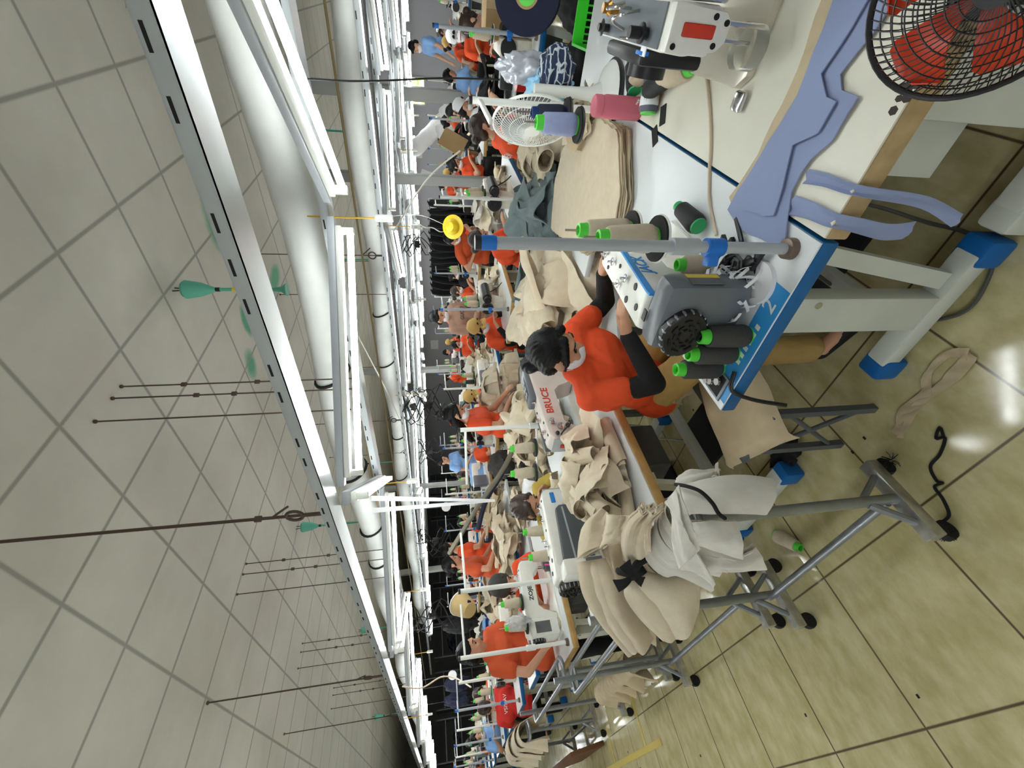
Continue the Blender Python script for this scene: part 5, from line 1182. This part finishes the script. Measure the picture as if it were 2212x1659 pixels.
for (x, y, l) in ((.675, 1.08, 'dark fluff caught at the far caster of the nearest trolley'), (.43, 1.12, 'dark fluff caught at the near caster of the nearest trolley')):
    b = MB()
    for k in range(26):
        a = Vector((rnd.gauss(0, 1), rnd.gauss(0, 1), rnd.gauss(0, 1))).normalized() * .028
        b.tube([Vector((x, y - .02, .034)) + a * q + Vector((0, 0, .004 * math.sin(q * 5 + k))) for q in (.3, .7, 1.1)], .0012, 4)
    tag(b.obj('thread_fluff', black_c, None), l, 'fluff', kind='stuff')
cB.put((.76, 1.735, .034), 0, 'pale thread cone lying on the floor under the off-white bundle', rot=(PI / 2, 0, -.9), scale=.95)
cable('floor_cable', curve([(1.34, .43, .30), (1.25, .42, .10), (1.12, .42, .01), (.99, .40, .008), (.90, .42, .008), (.855, .50, .008), (.85, .58, .008), (.92, .66, .008), (1.0, .69, .02), (1.05, .68, .12), (1.1, .6, .3)], 7), .006, grey_w, 'grey cable looping over the floor around the near table foot')
for i, (x, y) in enumerate(((1.34, 1.02), (1.29, .93))):
    o = MB().cap((-.08, 0, .03), (.08, 0, .03), .036, .04).obj('sandal', mat('brown_sandal', (112, 88, 66), .6)); o.location = (x, y - .1, .005); o.rotation_euler = (0, 0, 1.2); tag(o, 'brown sandal under the nearest table, %s' % ('left of the pair' if i == 0 else 'right of the pair'), 'sandal')
b = MB()
for k in range(26):
    x, y = rnd.uniform(.1, 2.2), rnd.uniform(.3, 5.0); b.box(x, x + .012, y, y + .007, .0003, .003)
tag(b.obj('floor_lint', black_c, None, 0), 'scattered bits of black lint on the floor tiles', 'lint', kind='stuff')
# ================================================================= BENCHES AND HEAPS IN THE MIDDLE AISLE
def bench(label, cx, cy, lx, ly, h, rz=0):
    t = thing('work_bench', label, 'bench', (cx, cy, 0), rz, 'low benches under the heaps')
    MB().box(-lx, lx, -ly, ly, h - .03, h, .004).obj('benchtop', top_white, t)
    for sx in (-1, 1):
        for sy in (-1, 1): MB().box(sx * (lx - .05) - .02, sx * (lx - .05) + .02, sy * (ly - .05) - .02, sy * (ly - .05) + .02, 0, h - .03).obj('leg', dark_grey, t)
    return t
def hb(label_piece, group, cx, cy, z, rx, ry, hgt, n, ms, seed, kinds, size, what, **k):
    bench('low bench under ' + what, cx, cy, rx * .95, ry * .95, z, k.get('rot', 0))
    heap('cloth_piece', label_piece, group, cx, cy, z, rx, ry, hgt, n, ms, seed, kinds, size, **k)
SOFT = ('crumple', 'long', 'crumple', 'long', 'arch')
hb('big soft beige garment piece in the heap behind the near seamstress', 'beige garments behind the near seamstress', 2.42, 1.55, .56, .36, .62, .30, 40, [beige2, beige, beige2], 31, SOFT, 1.35, 'the soft beige heap behind the near seamstress', rot=-.75)
hb('rolled beige piece in the heap below the white fan', 'rolled beige pieces below the white fan', 3.05, .78, .62, .42, .20, .20, 24, [beige2, beige], 32, ('roll', 'arch', 'roll', 'long'), 1.1, 'the rolled beige pieces below the white fan', rot=.25)
hb('grey teal garment in the heap right of the near thread stand', 'grey teal garments', 2.92, 1.14, .66, .36, .20, .20, 18, [teal_c], 33, ('long', 'arch', 'crumple'), 1.2, 'the grey teal heap', rot=.25)
hb('beige piece in the heap beyond the warm grey machine', 'beige pieces beyond the warm grey machine', 2.28, 2.62, .66, .30, .42, .24, 30, [beige2, beige], 34, ('roll', 'arch', 'crumple', 'long'), 1.0, 'the beige heap beyond the warm grey machine')
hb('beige piece in the heap left of the man in brown', 'beige pieces left of the man in brown', 3.25, 3.2, .70, .30, .42, .28, 28, [beige2, beige], 35, ('roll', 'long', 'arch', 'crumple'), 1.1, 'the beige heap left of the man in brown')
hb('beige piece right of the mustard blouse woman', 'beige pieces right of the mustard blouse woman', 2.12, 3.55, .66, .26, .26, .16, 14, [beige2, beige], 36, ('flat', 'long', 'crumple'), 1.0, 'the beige stack right of the mustard blouse woman')
hb('pale beige garment in the heap behind the dark hat woman', 'beige garments behind the dark hat woman', 2.25, 4.50, .66, .30, .36, .26, 20, [beige2, beige], 37, SOFT, 1.1, 'the beige heap behind the dark hat woman')
hb('beige piece in the heap before the dark haired worker', 'beige pieces before the dark haired worker', 2.9, 4.9, .7, .26, .3, .22, 14, [beige2, beige3], 38, SOFT, 1.1, 'the beige heap before the dark haired worker')
blob_cloth('grey_bag', (2.72, 3.72, .88), (.14, .16, .13), char_c, 'charcoal cloth bag on the beige heaps near the blue shirt worker', 'bag', 17, .25)
drape('white_paper_sheet', 'white paper sheet hanging between the heaps and the mustard blouse woman', None, 2.02, 3.05, .80, .22, .20, .18, white_c, 301, .05, .1, 0, 'paper')
cable('cloth_band', curve([(1.75, 3.6, 1.48), (1.95, 3.2, 1.22), (2.08, 2.9, 1.02), (2.2, 2.75, .92)], 8), .02, mat('olive_grey_strap', (112, 108, 92), .8), 'long olive grey strap slanting above the mustard blouse woman', 'strap')
cable('navy_sleeve', curve([(1.9, 3.5, 1.22), (2.0, 3.25, 1.16), (2.1, 3.05, 1.04), (2.15, 2.92, .98)], 8), .022, navy_c, 'navy cloth tube hanging below the olive grey strap', 'cloth')
# white slab table right of the old machines
e2 = thing('slab_table', 'small white slab table in front of the old white machine', 'table', (3.4, 2.02, 0))
MB().box(-.22, .16, -.2, .26, .71, .745, .003).obj('slab', top_white, e2)
for (x, y) in ((-.17, -.15), (.11, -.15), (-.17, .21), (.11, .21)): MB().box(x - .02, x + .02, y - .02, y + .02, 0, .71).obj('leg', leg_grey, e2)
o = bpy.data.objects.new('garment', cloth_mesh('long', 1, teal_c)); COL.objects.link(o); o.location = (3.2, 1.75, .74); o.rotation_euler = (.3, .5, .4); o.scale = (1.2,) * 3; tag(o, 'grey teal garment sliding off the white slab table', 'garment')
# right edge: carton, navy tape reel, black cloth, green basket
bx = thing('carton', 'brown cardboard carton at the top edge right of the thread poles', 'carton', (4.12, .16, Z), .12)
MB().box(-.14, .14, -.22, .15, 0, .33, .004).obj('box_body', card_m, bx); MB().box(-.145, -.139, -.22, -.02, .10, .33, .001).obj('flap', mat('paler_cardboard', (190, 166, 130), .8), bx)
text_obj('printed_mark', 'HT', .06, mat('faded_print', (120, 100, 72), .8), T(-.141, .05, .12, -PI / 2) @ Matrix.Rotation(PI / 2, 4, 'X'), bx)
rl = thing('tape_reel', 'big navy tape reel with a green core at the top edge', 'reel', (2.95, .02, 1.0))
Mr = aim((0, 0, 0), (-.9, -.1, .35))
MB().lathe([(.05, -.03), (.17, -.03), (.17, .03), (.05, .03)], 40, M=Mr).obj('tape', navy_c, rl); MB().lathe([(.03, -.032), (.048, -.032), (.048, .034), (.03, .034)], 28, M=Mr).obj('core', green_p, rl); MB().lathe([(.049, .030), (.06, .030), (.06, .0325), (.049, .0325)], 28, M=Mr).obj('card_ring', card_m, rl)
MB().cyl((.03, 0, 0), (.12, -.1, -.96), .012).obj('reel_post', black_p, rl)
for i, (x, y, z, rx, ry, rz) in enumerate(((3.25, .12, .22, .30, .20, .24), (3.5, .48, .2, .26, .2, .22), (3.2, .02, .60, .22, .16, .16), (3.0, .38, .12, .2, .16, .14), (3.35, .32, .5, .2, .16, .14))):
    blob_cloth('black_cloth_bag', (x, y, z), (rx, ry, rz), black_c, 'heap of black cloth under the carton, %s' % ('largest and lowest bag', 'bag farthest to the left', 'topmost bag by the green basket', 'small bag nearest the camera', 'bag in the middle')[i], 'black cloth', 50 + i, .22)
gb = MB()
for s_x in (-1, 1): gb.box(s_x * .16 - .006, s_x * .16 + .006, -.24, .24, .0, .06)
for s_y in (-1, 1): gb.box(-.16, .16, s_y * .24 - .006, s_y * .24 + .006, .0, .06)
gb.box(-.16, .16, -.24, .24, -.16, -.15)
for k in range(16):
    y = -.23 + k * .03
    for s_x in (-1, 1): gb.box(s_x * .155 - .003, s_x * .155 + .003, y - .004, y + .004, -.16, 0)
for k in range(10):
    x = -.15 + k * .033
    for s_y in (-1, 1): gb.box(x - .004, x + .004, s_y * .235 - .003, s_y * .235 + .003, -.16, 0)
o = gb.obj('green_basket', lime_p); o.location = (2.82, -.04, .66); tag(o, 'bright green plastic basket at the top edge beside the white board', 'basket')
bench('low bench under the green basket', 2.82, -.04, .2, .26, .5)
o = MB().lathe([(0, 0), (.07, 0), (.07, .10), (.072, .105), (0, .105)], 28).obj('tin', mat('red_tin', (170, 32, 36), .35)); o.location = (3.82, .50, Z); tag(o, 'red round tin on the blue edged table behind the plaid hat', 'tin')
# hung visor and yellow hat
vz = thing('sun_visor', 'tan sun visor hung above the machine of the dark hat woman', 'visor', (1.27, 3.48, 1.40))
Mv = aim((0, 0, 0), (-.6, -.5, -.5))
MB().lathe([(.055, .09), (.075, .03), (.085, -.02), (.088, -.05)], 30, M=Mv).obj('band', mat('tan_visor', (196, 168, 116), .8), vz); MB().lathe([(.053, .088), (.073, .03), (.083, -.02), (.086, -.049)], 30, M=Mv).obj('lining', mat('visor_lining', (92, 94, 98), .8), vz); MB().tube([Mv @ Vector((.088 * math.cos(a), .088 * math.sin(a), -.05)) for a in [q * PI / 14 for q in range(28)]], .005, 6, True).obj('piping', white_c, vz)
MB().tube(curve([Mv @ Vector((.06, 0, .08)), (.10, .10, .02), (.16, .22, -.04), (.2, .3, -.14)], 6), .014).obj('strap', navy_c, vz)
o = MB().lathe([(.125, -.01), (.13, .0), (.085, .01), (.08, .05), (.05, .085), (0, .09)], 30, M=aim((0, 0, 0), (-.75, -.35, .5))).obj('yellow_hat', yel_p); o.location = (4.75, 2.02, 1.27); MB().tube(curve([(0, 0, .05), (.05, -.1, .35), (.2, -.02, .67)], 5), .003).obj('hat_cord', white_w, o); tag(o, 'bright yellow hat hung in front of the bending man in orange', 'hat')
# ================================================================= THE ROWS BEHIND
t_far = {'blue': Proto(table_proto('sewing_table', 'x', 1.2, .48, top_white, blue_edge, leg_grey, mat('blue_rubber_foot', (0, 96, 168), .5), drawer=False, pedal=False)),
         'wood': t_wood}
def far_machine(label, body, dark):
    t = thing('sewing_machine', label, 'sewing machine')
    MB().box(-.25, .25, -.085, .085, 0, .014).obj('bed', body, t)
    MB().prism([(-.25, .012), (-.25, .262), (.24, .25), (.255, .1), (.185, .095), (.165, .165), (-.1, .165), (-.12, .012)], -.055, .055, 'XZ', .012).obj('arm', body, t)
    MB().cyl((-.285, 0, .2), (-.25, 0, .2), .062, seg=20).obj('handwheel', black_p, t)
    MB().cyl((.22, 0, .02), (.22, 0, .1), .005).obj('needle_bar', steel, t)
    if dark: MB().cyl((-.24, -.10, .21), (.02, -.10, .21), .048, seg=18).obj('motor', black_p, t)
    else: MB().box(-.275, -.07, -.13, -.05, .02, .255, .02).obj('motor_box', machine_grey, t)
    return t
m_far = [Proto(far_machine('x', machine_white, False)), Proto(far_machine('x', old_white, True))]
st_far = [Proto(stand_proto('x', .68, .30, 2, white_paint)), Proto(stand_proto('x', .70, .30, 2, lt_grey, blue=True))]
OM = Proto(machine_proto('sewing_machine', 'x', 'old'))
taken = [(o.location.x, o.location.y) for o in COL.objects if o.name.startswith('person') and o.parent is None]
workers = [o for o in COL.objects if o.name.startswith('person') and o.parent is None]
def near_taken(x, y, d=.8): return any(math.hypot(x - a, y - b) < d for a, b in taken)
seat_src = [workers[i] for i in (5, 11, 24, 7)]
ROWS = [('nearest row', .96, 4.72, 1.1, 11, .5), ('second row', 3.65, .35, 1.1, 10, .48), ('third row', 6.4, .35, 1.1, 10, .48), ('fourth row', 9.25, .35, 1.1, 8, .48), ('farthest row', 12.05, .35, 1.1, 8, .48)]
rr = random.Random(77)
stool_p = None
def make_stool():
    t = thing('stool', 'x', 'stool')
    MB().box(-.16, .16, -.12, .12, .42, .45, .004).obj('seat', wood_edge, t)
    for sx in (-1, 1):
        for sy in (-1, 1): MB().box(sx * .13 - .012, sx * .13 + .012, sy * .09 - .012, sy * .09 + .012, 0, .42).obj('leg', dark_grey, t)
    return t
stool_p = Proto(make_stool())
for ri, (rn, x0, y0, dy, n, D) in enumerate(ROWS):
    for k in range(n):
        if (ri, k) in ((2, 0), (4, 1)): continue
        yc = y0 + dy * k
        nm = ('%s table from right, %s' % (ordw(k), rn)) if ri else '%s table past the dark hat woman' % ordw(k)
        kind = 'blue' if (ri == 0 or (ri * 5 + k * 3) % 7 < 3 or (ri == 1 and k == 0)) else 'wood'
        t_far[kind].put((x0 + .6, yc, 0), 0, ('blue edged' if kind == 'blue' else 'wood edged') + ' sewing table, the ' + nm, 'sewing tables in the ' + rn)
        mx = x0 + (.42 if ri else .5)
        if ri == 1 and k in (1, 2): mo = OM.put((mx + .08, yc - .02, Z), 0, 'old white machine with a black motor, facing the %s' % ('brown haired woman in orange' if k == 1 else 'worker with the tan cap'), 'machines in the second row', scale=(.95, 1, .95))
        else: m_far[(ri + k) % 2].put((mx, yc - .03, Z), 0, ('white machine with grey motor' if (ri + k) % 2 == 0 else 'ivory machine with black motor') + ' on the ' + nm, 'machines in the ' + rn, scale=(.92, 1, .9))
        sv = (ri * 3 + k) % 2
        st_far[sv].put((x0 + .07, yc - .12, Z), .15, ('white' if sv == 0 else 'grey and blue') + ' thread stand on the ' + nm, 'thread stands in the ' + rn)
        for q, r_ in enumerate((.13, .28)):
            cm = cB if (k + ri) % 4 or q else cK
            cm.put((x0 + .07 + r_ * math.cos(.15), yc - .12 + r_ * math.sin(.15), Z + .303), q, ('beige' if cm is cB else 'black') + ' thread cone, %s plate, %s' % (('near', 'far')[q], nm), 'thread cones in the ' + rn)
        px, py = x0 + .55, yc + .72
        if not near_taken(px, py) and (k + ri * 2) % 5 < 4:
            s_ = seat_src[(k * 2 + ri) % 4]
            dup(s_, (px, py, 0), s_.rotation_euler[2] + rr.uniform(-.25, .25), 'worker seated behind the ' + nm, 'people at work in the factory'); taken.append((px, py))
        if ri < 3: stool_p.put((px, py, 0), 0, 'wooden stool behind the ' + nm, 'stools in the ' + rn)
        cs = [[beige2, beige], [beige2, beige], [beige, offwhite, black_c], [offwhite, teal_c, black_c], [offwhite, black_c]][ri]
        if not (ri == 1 and k == 0): heap('cloth_piece', 'cut cloth piece on the ' + nm, 'cloth on the %s of the %s' % (ordw(k) + ' table', rn), x0 + .85, yc + .02, Z, .24, .15, .10, 7 if ri < 3 else 4, cs, 300 + ri * 20 + k, ('roll', 'arch', 'crumple', 'long'), .75, far=not (ri == 1 and k < 5))
# heaps in the farther aisles
for i, (x, y, ms, what) in enumerate(((5.55, .9, [black_c], 'the black cloth right of the white capped worker'), (5.5, 2.2, [offwhite, beige2], 'the pale cloth beyond the old white machines'), (5.6, 3.9, [black_c, char_c], 'the dark cloth beyond the man in brown'), (5.75, 5.0, [offwhite, beige], 'the pale cloth beyond the long haired woman'),
        (2.5, 6.6, [beige2, beige], 'the beige cloth beyond the orange shirts'), (2.6, 8.4, [offwhite, blue_c], 'the pale blue cloth beyond the tan visor'), (8.3, 1.9, [black_c], 'the black cloth before the fabric rolls'), (8.3, 3.6, [black_c], 'the black cloth under the clothes rail'))):
    hb('cloth piece in ' + what, 'cloth in ' + what, x, y, .62, .32, .42, .26, 12, ms, 500 + i, SOFT, 1.25, what, far=True)
# rail of black clothes
cr = thing('clothes_rail', 'rail from which the black clothes hang before the grey wall', 'clothes rail', (8.15, 3.95, 0))
MB().cyl((0, -1.0, 1.50), (0, 1.0, 1.50), .014).obj('top_bar', galv, cr)
for y in (-1, 1): MB().cyl((0, y, 0), (0, y, 1.50), .014).box(-.25, .25, y - .015, y + .015, 0, .03).obj('upright', galv, cr)
for i in range(14):
    r = random.Random(700 + i); o = MB().sheet(lambda u, v, i=i: ((v - .5) * .40 * (.75 + .25 * min(1, u * 4)), .02 * math.sin(v * 9 + i) + .02 * math.sin(u * 5 + i), -u * .75 + (.06 * (1 - abs(2 * v - 1)) if u < .1 else 0)), 12, 8, .02).obj('black_garment', black_c, None, 60)
    o.location = (8.15, 3.02 + .14 * i, 1.47); o.rotation_euler = (0, 0, .15 * math.sin(i)); tag(o, 'black garment on the clothes rail, %s from the right' % ordw(i), 'garment', 'black garments on the rail')
# white fabric rolls at the far right
fr = [(12.9, 2.55, .35, .20, 0), (12.9, 3.0, .35, .20, 0), (12.9, 3.45, .35, .20, 0), (12.9, 2.75, .72, .20, 0), (12.9, 3.2, .72, .20, 0), (12.9, 2.95, 1.08, .2, 0)]
def roll_proto(label, L_, r0):
    t = thing('fabric_roll', label, 'fabric roll', group='wrapped fabric rolls')
    pts = [(0, 0, -L_ / 2 + L_ * k / 14) for k in range(15)]
    MB().tube(pts, [r0 * (.55 if k in (0, 14) else .95 + .05 * math.sin(k * 2.3)) for k in range(15)], 20).obj('wrapped_cloth', mat('white_wrapping', (214, 212, 214), .55, var=.05, scale=4), t)
    MB().cyl((0, 0, -L_ / 2 - .02), (0, 0, L_ / 2 + .02), .05).obj('card_tube', card_m, t); return t
rp = Proto(roll_proto('x', 1.5, .2))
for i, (x, y, z, r_, a) in enumerate(fr): rp.put((x + .6, y, z - .14), 0, 'wrapped white fabric roll lying end on, %s' % ('lowest on the right', 'lowest in the middle', 'lowest on the left', 'second tier right', 'second tier left', 'top of the stack')[i], rot=(0, PI / 2 + .02, 0))
rp.put((12.5, 2.85, 1.30), 0, 'long wrapped white roll leaning slantwise in front of the others', rot=(-.75, .0, 0), scale=(1, 1, 1.05))
for i in range(3):
    blob_cloth('stuffed_bag', (11.5 + .2 * i, 1.95 + .35 * i, .75 + .1 * i), (.3, .26, .3), mat('white_wrapping', (214, 212, 214), .55, var=.05, scale=4), 'stuffed white bag by the fabric rolls, %s from the right' % ordw(i), 'bag', 80 + i, .15)
o = MB().box(-.13, .13, -.01, .01, -.17, .17).obj('cardboard_sheet', card_m); o.location = (6.6, 1.62, 1.16); o.rotation_euler = (0, .5, -.8); tag(o, 'brown card clipped upright near the white capped worker', 'cardboard')
# papers on the back wall, board, wire duct
for i, (y, z, w_, h_, rz) in enumerate(((5.1, 1.45, .34, .48, .3), (4.4, 1.75, .26, .3, 0), (7.8, 1.3, .3, .42, .1), (12.5, 1.4, .5, .35, 0))):
    o = MB().box(-.004, 0, -w_ / 2, w_ / 2, -h_ / 2, h_ / 2).obj('paper_notice', paper, None, 0); o.location = (X1 - .001, y, z); o.rotation_euler = (rz, 0, 0); tag(o, 'white paper on the far grey wall, %s from the right' % ordw(i), 'paper', 'papers on the far wall')
# tall stands, spools and plastic bits over the left blue tables
for i, (x, y, z, l) in enumerate(((3.98, 6.5, 1.42, 'white tape reel hung on a pole, left of the man in brown'), (2.15, 9.0, 1.42, 'white tape reel hung over the left blue tables'))):
    o = MB().lathe([(.025, -.012), (.075, -.012), (.075, .012), (.025, .012)], 28, M=aim((0, 0, 0), (-.6, -.75, .1))).obj('hung_reel', white_c); MB().cyl((0, 0, .07), (0, 0, .53), .004).obj('cord', black_p, o); o.location = (x, y, z); tag(o, l, 'reel')
for i, (x, y, l) in enumerate(((2.16, 6.55, 'hung black jacket among the left orange shirts'), (2.15, 9.6, 'hung dark jacket over the far left tables'), (2.1, 10.6, 'hung dark jacket at the far left tray'))):
    o = blob_cloth('dark_jacket', (x, y, 1.32), (.12, .16, .24), navy_c if i else black_c, l, 'jacket', 90 + i, .3); MB().cyl((x, y, 1.5), (x, y, 2.0), .004).obj('hook', black_p, o)
# dim machines and shelves along the far left end
for i in range(9):
    x = 1.2 + 1.55 * i
    sh_ = thing('dark_shelf', 'dark shelf stacked with cloth at the far left end, %s from the left' % ordw(i), 'shelf', (x, 19.5 + .3 * (i % 3), 0), 0, 'dark shelves at the far left end')
    for z in (.5, 1.05, 1.6): MB().box(-.6, .6, -.25, .25, z - .03, z).obj('board', dark_grey, sh_)
    for sx in (-1, 1): MB().box(sx * .6 - .02, sx * .6 + .02, -.25, .25, 0, 1.9).obj('side_panel', dark_grey, sh_)
    heap('cloth_piece', 'dark cloth on the shelf, %s from the left' % ordw(i), 'cloth on the far left shelves', x, 19.5 + .3 * (i % 3), 1.05, .45, .18, .2, 4, [black_c, navy_c, char_c], 800 + i, SOFT, 1.3, far=True)

# the cut cloth on the farther tables, benches and shelves: hundreds of tiny pieces, kept as one
b = bmesh.new(); slots = []
for o in FAR:
    tmp = o.data.copy(); tmp.transform(o.matrix_basis); m = tmp.materials[0]
    if m not in slots: slots.append(m)
    tmp.polygons.foreach_set('material_index', [slots.index(m)] * len(tmp.polygons)); b.from_mesh(tmp); bpy.data.meshes.remove(tmp)
for o in FAR: bpy.data.objects.remove(o)
me = bpy.data.meshes.new('distant_cloth'); b.to_mesh(me); b.free()
for m in slots: me.materials.append(m)
o = bpy.data.objects.new('distant_cloth', me); COL.objects.link(o)
tag(o, 'mass of small cut cloth pieces on the distant tables and benches', 'cloth', kind='stuff')
